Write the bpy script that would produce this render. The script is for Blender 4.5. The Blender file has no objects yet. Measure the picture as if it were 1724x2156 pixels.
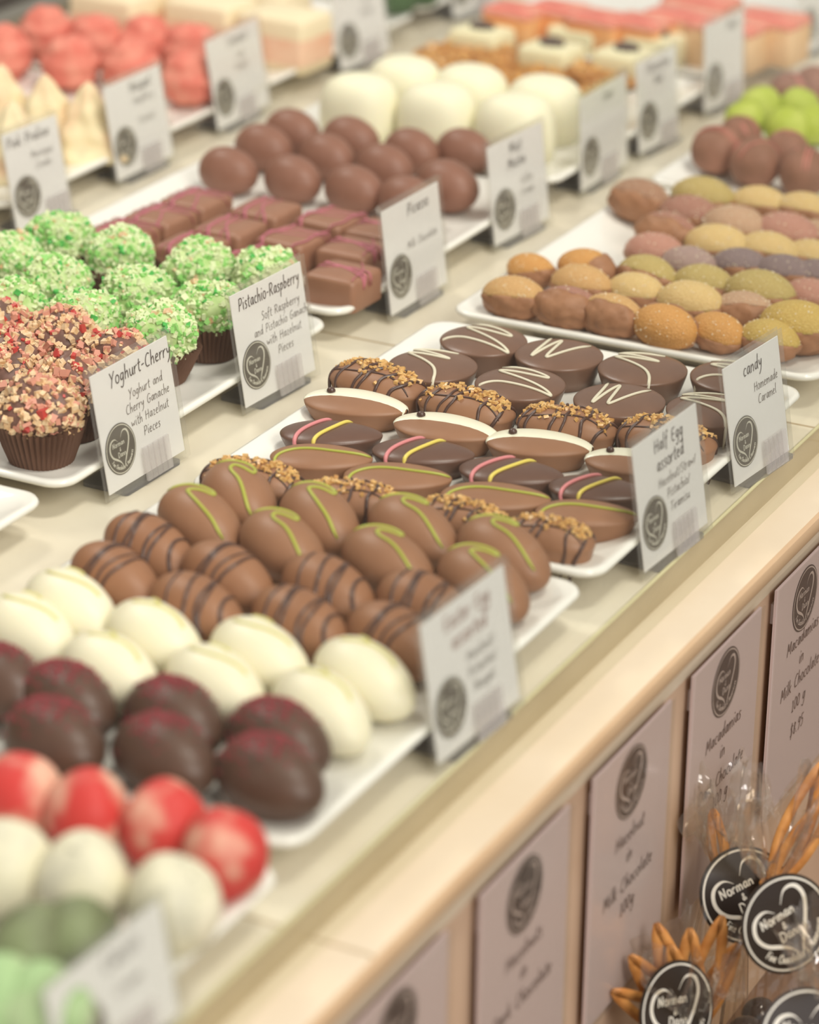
import bpy, math, random
import numpy as np
from mathutils import Vector, Matrix

# ---------------------------------------------------------------- camera
W, H, F = 1724, 2156, 6300.0
PITCH, YAW, ROLL, HC = math.radians(23.8), math.radians(27.3), math.radians(0.7), 0.54
fh = np.array([-math.sin(YAW), math.cos(YAW), 0.0])
FWD = fh * math.cos(PITCH) + np.array([0, 0, -math.sin(PITCH)])
_r = np.array([math.cos(YAW), math.sin(YAW), 0.0])
_u = np.cross(_r, FWD)
RT = _r * math.cos(ROLL) + _u * math.sin(ROLL)
UP = np.cross(RT, FWD)
CAM = np.array([0, 0, HC])
sc = bpy.context.scene
cd = bpy.data.cameras.new('camera')
cam = bpy.data.objects.new('camera', cd)
sc.collection.objects.link(cam)
cam.matrix_world = Matrix(((RT[0], UP[0], -FWD[0], CAM[0]), (RT[1], UP[1], -FWD[1], CAM[1]),
                           (RT[2], UP[2], -FWD[2], CAM[2]), (0, 0, 0, 1)))
cd.sensor_fit = 'VERTICAL'
cd.sensor_height = 36.0
cd.lens = F / H * 36.0
cd.clip_start = 0.02
cd.dof.use_dof = True
cd.dof.focus_distance = 1.385
cd.dof.aperture_fstop = 6.0
sc.camera = cam

# ---------------------------------------------------------------- world, lamps, exposure
wd = bpy.data.worlds.new('shop_ambience')
sc.world = wd
wd.use_nodes = True
wd.node_tree.nodes['Background'].inputs[0].default_value = (1.0, 0.945, 0.905, 1)
wd.node_tree.nodes['Background'].inputs[1].default_value = 0.52


def area(name, loc, target, sx, sy, power, col):
    l = bpy.data.lights.new(name, 'AREA')
    l.shape = 'RECTANGLE'; l.size = sx; l.size_y = sy; l.energy = power; l.color = col
    o = bpy.data.objects.new(name, l)
    sc.collection.objects.link(o)
    o.location = loc
    d = Vector(target) - Vector(loc)
    o.rotation_euler = d.to_track_quat('-Z', 'Y').to_euler()
    return o


area('ceiling_lamp', (0.10, 1.10, 2.0), (-0.55, 1.2, 0), 0.40, 0.40, 25.0, (1.0, 0.955, 0.90))
area('ceiling_lamp', (-1.95, 1.9, 1.9), (-0.6, 1.2, 0), 0.45, 0.45, 18.0, (1.0, 0.95, 0.89))
area('front_fill', (1.5, -0.3, 1.7), (-0.5, 1.2, 0), 1.2, 1.2, 62.0, (1.0, 0.94, 0.92))  # unseen soft fill added to brighten the cards and front signs
vs = sc.view_settings
vs.view_transform = 'Standard'
vs.look = 'None'
vs.gamma = 1.0
vs.use_curve_mapping = False
vs.exposure = -0.06
sc.cycles.max_bounces = 10
sc.cycles.transparent_max_bounces = 40


# ---------------------------------------------------------------- placement helpers
def ray(px, py):
    return FWD + RT * (px - W / 2) / F - UP * (py - H / 2) / F


def at(px, py, z):
    d = ray(px, py)
    p = CAM + d * ((z - CAM[2]) / d[2])
    return Vector((float(p[0]), float(p[1]), float(p[2])))


def at_depth(px, py, dep):
    p = CAM + ray(px, py) * dep
    return Vector([float(c) for c in p])


# ---------------------------------------------------------------- materials
def lin(c):
    c = c / 255.0
    return c / 12.92 if c <= 0.04045 else ((c + 0.055) / 1.055) ** 2.4


def rgb(*c):
    return (lin(c[0]), lin(c[1]), lin(c[2]), 1)


MATS = {}


def mat(name, col, rough=0.5, spec=0.5, col2=None, nscale=40, contrast=(0.4, 0.6), bump=0.0, bscale=200,
        sss=0.0, sssr=0.004, coat=0.0, detail=4, metal=0.0, noise='noise'):
    m = bpy.data.materials.new(name)
    m.use_nodes = True
    nt = m.node_tree
    b = nt.nodes['Principled BSDF']
    b.inputs['Base Color'].default_value = rgb(*col)
    b.inputs['Roughness'].default_value = rough
    b.inputs['Specular IOR Level'].default_value = spec
    b.inputs['Metallic'].default_value = metal
    if coat:
        b.inputs['Coat Weight'].default_value = coat
        b.inputs['Coat Roughness'].default_value = 0.08
    if sss:
        b.inputs['Subsurface Weight'].default_value = sss
        b.inputs['Subsurface Radius'].default_value = (1.0, 0.6, 0.3)
        b.inputs['Subsurface Scale'].default_value = sssr
    tc = nt.nodes.new('ShaderNodeTexCoord')
    if col2:
        n = nt.nodes.new('ShaderNodeTexNoise')
        n.inputs['Scale'].default_value = nscale
        n.inputs['Detail'].default_value = detail
        nt.links.new(tc.outputs['Object'], n.inputs['Vector'])
        r = nt.nodes.new('ShaderNodeValToRGB')
        r.color_ramp.elements[0].position = contrast[0]
        r.color_ramp.elements[1].position = contrast[1]
        r.color_ramp.elements[0].color = rgb(*col)
        r.color_ramp.elements[1].color = rgb(*col2)
        nt.links.new(n.outputs['Fac'], r.inputs['Fac'])
        nt.links.new(r.outputs['Color'], b.inputs['Base Color'])
    if bump:
        n = nt.nodes.new('ShaderNodeTexNoise')
        n.inputs['Scale'].default_value = bscale
        n.inputs['Detail'].default_value = 3
        nt.links.new(tc.outputs['Object'], n.inputs['Vector'])
        bp = nt.nodes.new('ShaderNodeBump')
        bp.inputs['Strength'].default_value = bump
        bp.inputs['Distance'].default_value = 0.001
        nt.links.new(n.outputs['Fac'], bp.inputs['Height'])
        nt.links.new(bp.outputs['Normal'], b.inputs['Normal'])
    MATS[name] = m
    return m


def clear(name, tint=(255, 255, 255), ior=1.45, rough=0.03, bump=0.0, bscale=80, base=0.0, haze=0.0, dist=0.002):
    """thin clear sheet: see-through with a fresnel reflection (and a little milky haze)"""
    m = bpy.data.materials.new(name)
    m.use_nodes = True
    nt = m.node_tree
    for n in list(nt.nodes):
        nt.nodes.remove(n)
    out = nt.nodes.new('ShaderNodeOutputMaterial')
    tr = nt.nodes.new('ShaderNodeBsdfTransparent')
    tr.inputs[0].default_value = rgb(*tint)
    gl = nt.nodes.new('ShaderNodeBsdfGlossy')
    gl.inputs['Roughness'].default_value = rough
    fr = nt.nodes.new('ShaderNodeFresnel')
    ge = nt.nodes.new('ShaderNodeNewGeometry')
    ma = nt.nodes.new('ShaderNodeMath'); ma.operation = 'MULTIPLY_ADD'
    ma.inputs[1].default_value = 1 / ior - ior
    ma.inputs[2].default_value = ior
    nt.links.new(ge.outputs['Backfacing'], ma.inputs[0])
    nt.links.new(ma.outputs[0], fr.inputs[0])
    mx = nt.nodes.new('ShaderNodeMixShader')
    if base:
        ad = nt.nodes.new('ShaderNodeMath'); ad.operation = 'ADD'; ad.use_clamp = True
        ad.inputs[1].default_value = base
        nt.links.new(fr.outputs[0], ad.inputs[0])
        nt.links.new(ad.outputs[0], mx.inputs[0])
    else:
        nt.links.new(fr.outputs[0], mx.inputs[0])
    nt.links.new(tr.outputs[0], mx.inputs[1])
    nt.links.new(gl.outputs[0], mx.inputs[2])
    last = mx
    if haze:
        df = nt.nodes.new('ShaderNodeBsdfDiffuse')
        df.inputs[0].default_value = rgb(225, 222, 220)
        m2 = nt.nodes.new('ShaderNodeMixShader')
        m2.inputs[0].default_value = haze
        nt.links.new(mx.outputs[0], m2.inputs[1])
        nt.links.new(df.outputs[0], m2.inputs[2])
        last = m2
    if bump:
        tc = nt.nodes.new('ShaderNodeTexCoord')
        n = nt.nodes.new('ShaderNodeTexNoise')
        n.inputs['Scale'].default_value = bscale
        n.inputs['Detail'].default_value = 2
        n.noise_type = 'RIDGED_MULTIFRACTAL' if name == 'cellophane' else 'FBM'
        nt.links.new(tc.outputs['Object'], n.inputs['Vector'])
        bp = nt.nodes.new('ShaderNodeBump')
        bp.inputs['Strength'].default_value = bump
        bp.inputs['Distance'].default_value = dist
        nt.links.new(n.outputs['Fac'], bp.inputs['Height'])
        nt.links.new(bp.outputs['Normal'], gl.inputs['Normal'])
    nt.links.new(last.outputs[0], out.inputs[0])
    MATS[name] = m
    return m


stone = mat('cream_stone', (220, 209, 186), 0.25, 0.5, (232, 224, 204), 14, (0.3, 0.7), detail=8)
mat('ledge_stone', (206, 189, 160), 0.2, 0.5, (216, 202, 177), 11, (0.3, 0.7), detail=8)
mat('panel_stone', (188, 158, 130), 0.4, 0.4, (202, 174, 146), 18, (0.3, 0.7), detail=8)
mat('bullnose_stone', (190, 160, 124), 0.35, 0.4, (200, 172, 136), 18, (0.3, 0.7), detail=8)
mat('shaded_edge_stone', (168, 150, 116), 0.4, 0.4, (180, 162, 128), 18, (0.3, 0.7), detail=8)  # same stone as the deck, with the shade on its front face put into the colour
mat('shelf_wood', (112, 82, 58), 0.45, 0.4, (92, 66, 46), 30)
mat('grout', (176, 158, 128), 0.7, 0.2)
mat('silicone', (206, 198, 156), 0.25, 0.5)
mat('steel_rail', (140, 134, 120), 0.35, 0.5, metal=0.6)
mat('porcelain', (240, 237, 228), 0.12, 0.5)
mat('milk_choc', (145, 103, 75), 0.44, 0.36, (154, 111, 82), 60, (0.3, 0.7), bump=0.04, bscale=400)
mat('milk_choc_warm', (144, 99, 69), 0.46, 0.34, (154, 109, 79), 60, (0.3, 0.7), bump=0.04, bscale=400)
mat('milk_choc_rosy', (134, 92, 74), 0.45, 0.35, (148, 104, 86), 60, (0.3, 0.7), bump=0.04, bscale=400)
mat('dark_choc', (96, 68, 56), 0.34, 0.45, (106, 76, 62), 50, (0.3, 0.7), bump=0.04, bscale=400)
mat('oval_choc', (110, 80, 64), 0.34, 0.45, (122, 90, 72), 50, (0.3, 0.7), bump=0.04, bscale=400)
mat('darkest_choc', (78, 54, 42), 0.42, 0.45, (92, 64, 50), 50, (0.3, 0.7), bump=0.05, bscale=300)
mat('drizzle_dark', (78, 54, 46), 0.3, 0.5)
mat('drizzle_white', (222, 214, 190), 0.35, 0.4)
mat('drizzle_green', (172, 176, 72), 0.35, 0.4)
mat('drizzle_pink', (216, 136, 138), 0.35, 0.4)
mat('drizzle_yellow', (228, 208, 100), 0.35, 0.4)
mat('drizzle_magenta', (186, 106, 118), 0.4, 0.4)
mat('drizzle_straw', (214, 206, 130), 0.4, 0.4)
mat('white_choc', (232, 225, 194), 0.42, 0.36, (237, 230, 204), 40, (0.3, 0.7), sss=0.15)
mat('white_coat', (238, 234, 210), 0.3, 0.45)
mat('caramel_crumb', (200, 150, 88), 0.3, 0.5, (226, 182, 116), 220, (0.35, 0.65), sss=0.3, sssr=0.002)
mat('raspberry_crumb', (150, 60, 68), 0.7, 0.3)
mat('ball_red', (206, 62, 58), 0.5, 0.3, (234, 196, 170), 38, (0.44, 0.60), detail=2)
mat('ball_cream', (230, 223, 196), 0.45, 0.3, (196, 192, 176), 60, (0.45, 0.75))
mat('ball_speck', (120, 120, 110), 0.6, 0.3)
mat('ball_green', (132, 142, 104), 0.5, 0.3, (100, 104, 74), 40)
mat('ball_mint', (166, 196, 142), 0.5, 0.3, (200, 212, 172), 50)
mat('pist_core', (170, 200, 126), 0.7, 0.2, (204, 220, 162), 120, (0.35, 0.65))
mat('pist_pale', (216, 226, 178), 0.6, 0.3)
mat('pist_green', (146, 204, 112), 0.6, 0.3)
mat('pist_deep', (84, 178, 84), 0.6, 0.3)
mat('nut_pale', (232, 206, 168), 0.45, 0.4, (216, 176, 130), 300)
mat('nut_pink', (214, 150, 128), 0.5, 0.4)
mat('cherry_bit', (190, 66, 60), 0.45, 0.4)
mat('yog_core', (104, 74, 62), 0.45, 0.4, (124, 88, 76), 120)
mat('cup_paper', (104, 74, 58), 0.6, 0.3)
mat('square_choc', (150, 106, 82), 0.42, 0.4, (158, 114, 90), 60, (0.3, 0.7))
JC = {'orange': (208, 142, 62), 'amber': (204, 154, 88), 'yellow': (216, 180, 110), 'olive': (182, 156, 82), 'gold': (198, 162, 72),
      'pink': (184, 124, 102), 'mauve': (160, 128, 118), 'purple': (124, 100, 98), 'tan': (190, 148, 112), 'rust': (160, 104, 82),
      'brown': (156, 110, 78)}
for k, c in JC.items():
    mat('jelly_' + k, tuple(int(v * .86 + 26) for v in c), 0.55, 0.4, tuple(min(255, int(v * .80 + 60)) for v in c), 1100, (0.5, 0.75), bump=0.8, bscale=1100,
        sss=0.25, sssr=0.006)
mat('sugar', (240, 226, 196), 0.2, 0.6)
mat('walnut_choc', (150, 104, 72), 0.5, 0.3, (166, 120, 88), 120, (0.35, 0.65), bump=0.5, bscale=260)
mat('truffle_rosy', (138, 98, 78), 0.6, 0.3, (166, 118, 98), 50, (0.4, 0.7))
mat('truffle_green', (172, 186, 70), 0.6, 0.3, (190, 200, 98), 50)
mat('truffle_pink', (206, 128, 116), 0.6, 0.3)
mat('mousse_white', (240, 235, 206), 0.5, 0.3, sss=0.15)
mat('florentine', (196, 138, 72), 0.45, 0.4, (150, 96, 46), 150, (0.35, 0.65), bump=0.6, bscale=250)
mat('florentine_base', (52, 34, 22), 0.35, 0.5)
mat('bonbon_white', (230, 222, 182), 0.5, 0.3, sss=0.1)
mat('bonbon_bean', (84, 66, 54), 0.5, 0.3)
mat('delight_orange', (228, 152, 80), 0.5, 0.3, (232, 176, 116), 40)
mat('delight_pink', (226, 138, 116), 0.5, 0.3, (230, 170, 146), 50, (0.35, 0.65))
mat('delight_red', (214, 92, 84), 0.5, 0.3)
mat('delight_beige', (222, 180, 130), 0.5, 0.3, (230, 194, 150), 40)
mat('coconut_pink', (220, 122, 106), 0.8, 0.2, (230, 152, 132), 90, (0.4, 0.65), bump=1.0, bscale=220)
mat('meringue', (240, 224, 184), 0.6, 0.2, (236, 194, 158), 45, (0.45, 0.7), sss=0.1)
mat('nougat_cream', (240, 224, 188), 0.6, 0.2)
mat('nougat_pink', (232, 182, 150), 0.6, 0.2, (238, 200, 170), 40)
mat('leaf_green', (70, 96, 56), 0.6, 0.2)
mat('card_paper', (248, 246, 248), 0.6, 0.2)
mat('ink_dark', (62, 48, 44), 0.6, 0.2)
mat('ink_grey', (104, 92, 84), 0.6, 0.2)
mat('ink_red', (150, 96, 84), 0.6, 0.2)
mat('logo_grey', (80, 70, 56), 0.35, 0.4)
mat('logo_pale', (224, 220, 206), 0.4, 0.3)
mat('sign_paper', (206, 186, 180), 0.35, 0.4)
mat('sign_logo', (60, 46, 38), 0.3, 0.4)
mat('sign_ink', (96, 70, 56), 0.5, 0.2)
mat('sign_pale', (190, 172, 160), 0.5, 0.2)
mat('raffia', (212, 152, 86), 0.5, 0.4, (180, 118, 58), 90, (0.35, 0.65))
mat('tag_black', (46, 38, 32), 0.25, 0.5)
mat('nut_dark', (48, 34, 28), 0.18, 0.6)
mat('floor_tile', (120, 104, 84), 0.4, 0.4)
mat('wall_paint', (150, 134, 110), 0.7, 0.2)
mat('dark_cabinet', (58, 46, 32), 0.5, 0.3)
clear('pane_glass', (253, 254, 252), 1.17, 0.0, base=0.0, haze=0.004)
clear('sleeve_film', (252, 252, 250), 1.4, 0.12, haze=0.05)
clear('sign_cover', (252, 252, 250), 1.22, 0.15, haze=0.02)
clear('acrylic', (206, 208, 214), 1.45, 0.05, haze=0.10)
clear('clip_acrylic', (250, 248, 248), 1.45, 0.12, haze=0.22)
clear('cellophane', (252, 248, 240), 1.5, 0.09, bump=1.0, bscale=70, base=0.07, haze=0.05, dist=0.010)


# ---------------------------------------------------------------- mesh helpers
class MB:
    def __init__(s):
        s.v = []; s.f = []; s.mi = []

    def add(s, vs_, fs, m=0):
        o = len(s.v)
        s.v += [tuple(float(c) for c in p) for p in vs_]
        s.f += [tuple(i + o for i in f) for f in fs]
        s.mi += [m] * len(fs)

    def build(s, name, mats, parent=None, smooth=True, auto=None):
        me = bpy.data.meshes.new(name)
        me.from_pydata(s.v, [], s.f)
        if isinstance(mats, str):
            mats = [mats]
        for m in mats:
            me.materials.append(MATS[m])
        me.polygons.foreach_set('material_index', s.mi)
        me.polygons.foreach_set('use_smooth', [smooth] * len(s.f))
        me.update()
        if auto is not None:
            me.set_sharp_from_angle(angle=math.radians(auto))
        o = bpy.data.objects.new(name, me)
        sc.collection.objects.link(o)
        if parent:
            o.parent = parent
        return o


def tag(o, label=None, cat=None, group=None, kind=None):
    if label: o['label'] = label
    if cat: o['category'] = cat
    if group: o['group'] = group
    if kind: o['kind'] = kind
    return o


def empty(name, label=None, cat=None, group=None):
    o = bpy.data.objects.new(name, None)
    o.empty_display_size = 0.01
    sc.collection.objects.link(o)
    return tag(o, label, cat, group)


def copy_tree(o, parent=None):
    c = o.copy()
    sc.collection.objects.link(c)
    c.parent = parent
    for ch in list(o.children):
        copy_tree(ch, c)
    return c


def box(x0, x1, y0, y1, z0, z1):
    v = [(x0, y0, z0), (x1, y0, z0), (x1, y1, z0), (x0, y1, z0), (x0, y0, z1), (x1, y0, z1), (x1, y1, z1), (x0, y1, z1)]
    return v, [(0, 3, 2, 1), (4, 5, 6, 7), (0, 1, 5, 4), (1, 2, 6, 5), (2, 3, 7, 6), (3, 0, 4, 7)]


def grid_faces(n, m, wrap=True):
    fs = []
    for i in range(n - 1):
        for j in range(m if wrap else m - 1):
            k = (j + 1) % m
            fs.append((i * m + j, i * m + k, (i + 1) * m + k, (i + 1) * m + j))
    return fs


def rings(rs, cap0=True, cap1=True):
    """rs: list of rings of points (bottom to top, counter-clockwise)"""
    m = len(rs[0])
    v = [p for r in rs for p in r]
    f = grid_faces(len(rs), m)
    if cap0: f.append(tuple(reversed(range(m))))
    if cap1: f.append(tuple((len(rs) - 1) * m + j for j in range(m)))
    return v, f


def chaikin(p, n=2):
    p = [np.array(q, float) for q in p]
    for _ in range(n):
        if len(p) < 3: break
        q = [p[0]]
        for i in range(len(p) - 1):
            a, b = p[i], p[i + 1]
            if i > 0: q.append(a * 0.75 + b * 0.25)
            if i < len(p) - 2: q.append(a * 0.25 + b * 0.75)
        q.append(p[-1])
        p = q
    return p


def tube(mb, pts, r, m=0, n=7, flat=1.0, smooth=2):
    pts = chaikin(pts, smooth)
    P = np.array(pts, float)
    k = len(P)
    T = np.gradient(P, axis=0)
    T /= np.maximum(np.linalg.norm(T, axis=1, keepdims=True), 1e-9)
    up = np.array([0, 0, 1.0])
    rs = []
    for i in range(k):
        s = np.cross(T[i], up)
        if np.linalg.norm(s) < 1e-3: s = np.array([1.0, 0, 0])
        s /= np.linalg.norm(s)
        w = np.cross(s, T[i])
        e = 1.0
        if i == 0 or i == k - 1: e = 0.55
        rs.append([P[i] + r * e * (s * math.cos(a) + w * flat * math.sin(a)) for a in np.linspace(0, 2 * math.pi, n, endpoint=False)])
    v, f = rings(rs)
    mb.add(v, f, m)


def ico(rnd, c, s, jit=0.3):
    """small irregular crumb"""
    base = [(1, 0, 0), (-1, 0, 0), (0, 1, 0), (0, -1, 0), (0, 0, 1), (0, 0, -1)]
    R = Matrix.Rotation(rnd.random() * 6.3, 3, Vector((rnd.random() - .5, rnd.random() - .5, rnd.random() - .5 + 1e-3)).normalized())
    sx, sy, sz = [s * (1 + (rnd.random() - .5) * 2 * jit) for _ in range(3)]
    corners = [(x, y, z) for x in (-.75, .75) for y in (-.7, .7) for z in (-.6, .6)]
    v = []
    for q in corners:
        w = R @ Vector((q[0] * sx * (1 + (rnd.random() - .5) * jit), q[1] * sy * (1 + (rnd.random() - .5) * jit), q[2] * sz))
        v.append((c[0] + w.x, c[1] + w.y, c[2] + w.z))
    f = [(0, 1, 3, 2), (4, 6, 7, 5), (0, 4, 5, 1), (2, 3, 7, 6), (0, 2, 6, 4), (1, 5, 7, 3)]
    return v, f


# ---------------------------------------------------------------- handwriting (stroke) lettering
G = {
 'a': '.66|.55,.9 .25,.98 .04,.5 .18,.05 .45,.25 .56,.95;.56,.95 .54,.25 .66,.02',
 'b': '.62|.06,1.8 .08,.05;.08,.6 .3,.95 .55,.6 .4,.1 .08,.1',
 'c': '.54|.5,.85 .25,.98 .04,.5 .2,.03 .5,.12',
 'd': '.68|.5,.85 .2,.92 .04,.45 .2,.03 .5,.3 .6,1.8;.58,1.0 .56,.25 .66,.0',
 'e': '.58|.05,.5 .5,.6 .4,.98 .12,.85 .04,.4 .2,.02 .52,.15',
 'f': '.48|.52,1.6 .32,1.85 .2,1.2 .16,-.35;.0,.95 .42,1.0',
 'g': '.64|.5,.9 .2,.95 .05,.5 .2,.1 .5,.4 .55,.95;.55,.95 .52,-.4 .25,-.75 .02,-.5',
 'h': '.62|.1,1.8 .06,0;.07,.55 .35,.98 .5,.7 .52,0',
 'i': '.27|.1,.95 .1,.1 .22,.02;.13,1.35 .22,1.5',
 'k': '.58|.06,1.8 .06,0;.5,.95 .08,.45;.2,.5 .55,0',
 'l': '.27|.12,1.8 .08,.2 .22,.02',
 'm': '.93|.06,.95 .06,0;.06,.6 .25,.98 .42,.7 .42,0;.42,.6 .65,.98 .82,.7 .84,0',
 'n': '.62|.06,.95 .06,0;.06,.6 .33,.98 .5,.7 .52,0',
 'o': '.6|.3,1.0 .05,.85 .03,.25 .3,.0 .55,.2 .56,.8 .3,1.0',
 'p': '.62|.1,.95 .02,-.75;.07,.6 .3,1.0 .56,.65 .4,.1 .08,.15',
 'r': '.46|.06,.95 .06,0;.06,.5 .25,.9 .46,.92',
 's': '.5|.45,.85 .2,1.0 .08,.7 .42,.4 .35,.05 .03,.05',
 't': '.44|.22,1.5 .16,.2 .3,.0 .44,.1;.0,1.0 .44,1.06',
 'u': '.64|.06,.95 .08,.2 .3,.0 .5,.3 .54,.95;.54,.95 .54,.2 .64,0',
 'w': '.86|.03,.95 .2,.02 .42,.8 .6,.02 .82,.98',
 'y': '.6|.06,.95 .14,.4 .38,.35 .53,.95;.53,.95 .45,-.3 .1,-.75',
 'z': '.55|.05,.9 .5,.9 .04,.04 .54,.04',
 'C': '.8|.75,1.45 .4,1.65 .05,.9 .2,.05 .72,.12',
 'D': '.85|.12,1.55 .08,.0;.02,1.5 .5,1.55 .85,.9 .55,.05 .04,.0',
 'E': '.72|.65,1.5 .12,1.5 .1,.05 .65,.05;.1,.8 .55,.82',
 'G': '.88|.75,1.4 .4,1.65 .05,.85 .25,.02 .75,.1 .76,.7;.45,.7 .85,.72',
 'H': '.85|.1,1.55 .08,0;.7,1.55 .72,0;.02,.8 .8,.86',
 'M': '1.0|.05,0 .15,1.55;.15,1.55 .45,.5;.45,.5 .8,1.55;.8,1.55 .9,0',
 'N': '.9|.08,0 .1,1.55;.1,1.55 .7,.05;.7,.05 .74,1.6',
 'P': '.7|.12,1.55 .06,0;.02,1.45 .5,1.6 .7,1.15 .4,.7 .1,.7',
 'R': '.78|.12,1.55 .08,0;.02,1.45 .5,1.6 .7,1.15 .4,.75 .1,.72;.3,.72 .74,0',
 'S': '.68|.62,1.4 .3,1.65 .08,1.2 .6,.6 .4,.0 .05,.15',
 'T': '.75|.38,1.5 .34,0;.0,1.5 .75,1.55',
 'Y': '.78|.02,1.6 .36,.8;.75,1.65 .36,.8 .2,-.2',
 'A': '.85|.0,0 .4,1.6;.4,1.6 .8,0;.12,.55 .7,.6',
 'F': '.7|.65,1.5 .12,1.5;.12,1.5 .08,0;.1,.8 .55,.82',
 '0': '.62|.3,1.5 .05,1.2 .05,.25 .32,.0 .56,.3 .54,1.25 .3,1.5',
 '1': '.42|.05,1.2 .22,1.5 .22,0;.02,.0 .42,.0',
 '5': '.62|.56,1.5 .15,1.5;.15,1.5 .1,.9 .45,.95 .55,.45 .3,.0 .05,.1',
 '8': '.62|.3,.8 .08,1.15 .3,1.5 .52,1.15 .3,.8 .06,.35 .3,.0 .56,.35 .3,.8',
 '9': '.6|.5,1.3 .25,1.5 .06,1.1 .25,.8 .5,1.0;.5,1.4 .48,.5 .2,-.1',
 '$': '.6|.52,1.3 .2,1.45 .08,1.1 .5,.6 .35,.1 .04,.2;.3,1.75 .26,-.3',
 '.': '.25|.08,.0 .14,.08', '-': '.5|.05,.6 .42,.66', '/': '.5|.45,1.5 .05,-.1',
 '&': '.75|.7,.1 .2,1.1 .3,1.5 .5,1.2 .08,.5 .25,.0 .7,.6', ' ': '.5|',
}
GL = {}
for ch, s_ in G.items():
    adv, st = s_.split('|')
    GL[ch] = (float(adv), [[tuple(float(c) for c in q.split(',')) for q in t.split()] for t in st.split(';') if t])


def text_w(t):
    return sum(GL[c][0] + 0.14 for c in t)


def ribbon(mb, pts, w, fn, m=0, sm=2):
    P = np.array(chaikin(pts, sm), float)
    if len(P) < 2: return
    T = np.gradient(P, axis=0)
    T /= np.maximum(np.linalg.norm(T, axis=1, keepdims=True), 1e-9)
    N = np.stack([-T[:, 1], T[:, 0]], 1)
    ww = w if np.ndim(w) else np.full(len(P), w)
    if np.ndim(w): ww = np.interp(np.linspace(0, 1, len(P)), np.linspace(0, 1, len(w)), w)
    v = [];
    for i in range(len(P)):
        a = P[i] - N[i] * ww[i] / 2; b = P[i] + N[i] * ww[i] / 2
        v += [fn(a[0], a[1]), fn(b[0], b[1])]
    f = [(2 * i, 2 * i + 2, 2 * i + 3, 2 * i + 1) for i in range(len(P) - 1)]
    mb.add(v, f, m)


def write(mb, t, cx, y, xh, fn, w, slant=0.12, center=True, m=0, fit=None):
    """t: text, xh: x-height in metres, baseline at y"""
    sx = xh * 1.25
    if fit and text_w(t) * sx > fit: sx = fit / text_w(t)
    x = cx - text_w(t) * sx / 2 if center else cx
    for c in t:
        adv, st = GL[c]
        for s in st:
            ribbon(mb, [(x + (q[0]) * sx + q[1] * xh * slant, y + q[1] * xh) for q in s], w, fn, m)
        x += (adv + 0.14) * sx


def disc_pts(cx, cy, r, n=48):
    return [(cx + r * math.cos(a), cy + r * math.sin(a)) for a in np.linspace(0, 2 * math.pi, n, endpoint=False)]


def logo(parent, cx, cy, r, fn, mdark, mpale, name='logo_badge'):
    """round dark badge with pale ring, heart outline and lettering. fn(x,y,d): d = distance out of the face"""
    mb = MB()
    mb.add([fn(x, y, 2e-4) for x, y in disc_pts(cx, cy, r)], [tuple(range(48))])
    b = mb.build(name, mdark, parent, False)
    mb = MB()
    a, c = disc_pts(cx, cy, r * 0.955), disc_pts(cx, cy, r * 0.915)
    mb.add([fn(x, y, 3.5e-4) for x, y in a + c], [(i, (i + 1) % 48, 48 + (i + 1) % 48, 48 + i) for i in range(48)])
    mb.build('ring', mpale, b, False)
    mb = MB()
    f2 = lambda x, y: fn(x, y, 3.5e-4)
    s = r
    left = [(-.14, .33), (-.32, .50), (-.62, .42), (-.74, .10), (-.60, -.20), (-.30, -.36), (-.08, -.52), (.05, -.80)]
    right = [(.05, .42), (.22, .68), (.50, .66), (.62, .36), (.48, .0), (.28, -.34), (.12, -.62), (.06, -.80)]
    ws = [.01, .06, .085, .085, .08, .085, .06, .02]
    for h in (left, right):
        ribbon(mb, [(cx + x * s, cy + y * s) for x, y in h], np.array(ws) * s, f2, sm=3)
    mb.build('heart_outline', mpale, b, False)
    mb = MB()
    write(mb, 'Norman', cx - .12 * s, cy + .14 * s, .13 * s, f2, .035 * s, 0.05)
    write(mb, '&', cx - .05 * s, cy - .08 * s, .10 * s, f2, .035 * s, 0.05)
    write(mb, 'Dann', cx + .02 * s, cy - .30 * s, .13 * s, f2, .035 * s, 0.05)
    t = 'Fine Chocolates & Homewares'
    ang = math.radians(208)
    rr = r * 0.80
    tot = text_w(t)
    for c in t:
        adv, st = GL[c]
        for q in st:
            pts = []
            for x, y in q:
                aa = ang + (x + 0) / tot * math.radians(132)
                rad = rr - y * .10 * s
                pts.append((cx + rad * math.cos(aa), cy + rad * math.sin(aa)))
            ribbon(mb, pts, .028 * s, f2)
        ang += (adv + .14) / tot * math.radians(132)
    mb.build('name_lettering', mpale, b, False)
    return b


# ---------------------------------------------------------------- the room and the counter
def struct(name, mats, v, f):
    mb = MB(); mb.add(v, f)
    o = mb.build(name, mats, None, False)
    o['kind'] = 'structure'
    return o


struct('floor', 'floor_tile', *box(-4, 2.5, -1.5, 5, -1.0, -0.95))
struct('wall_back', 'wall_paint', *box(-4, -3.9, -1.5, 5, -0.95, 2.6))

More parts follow.
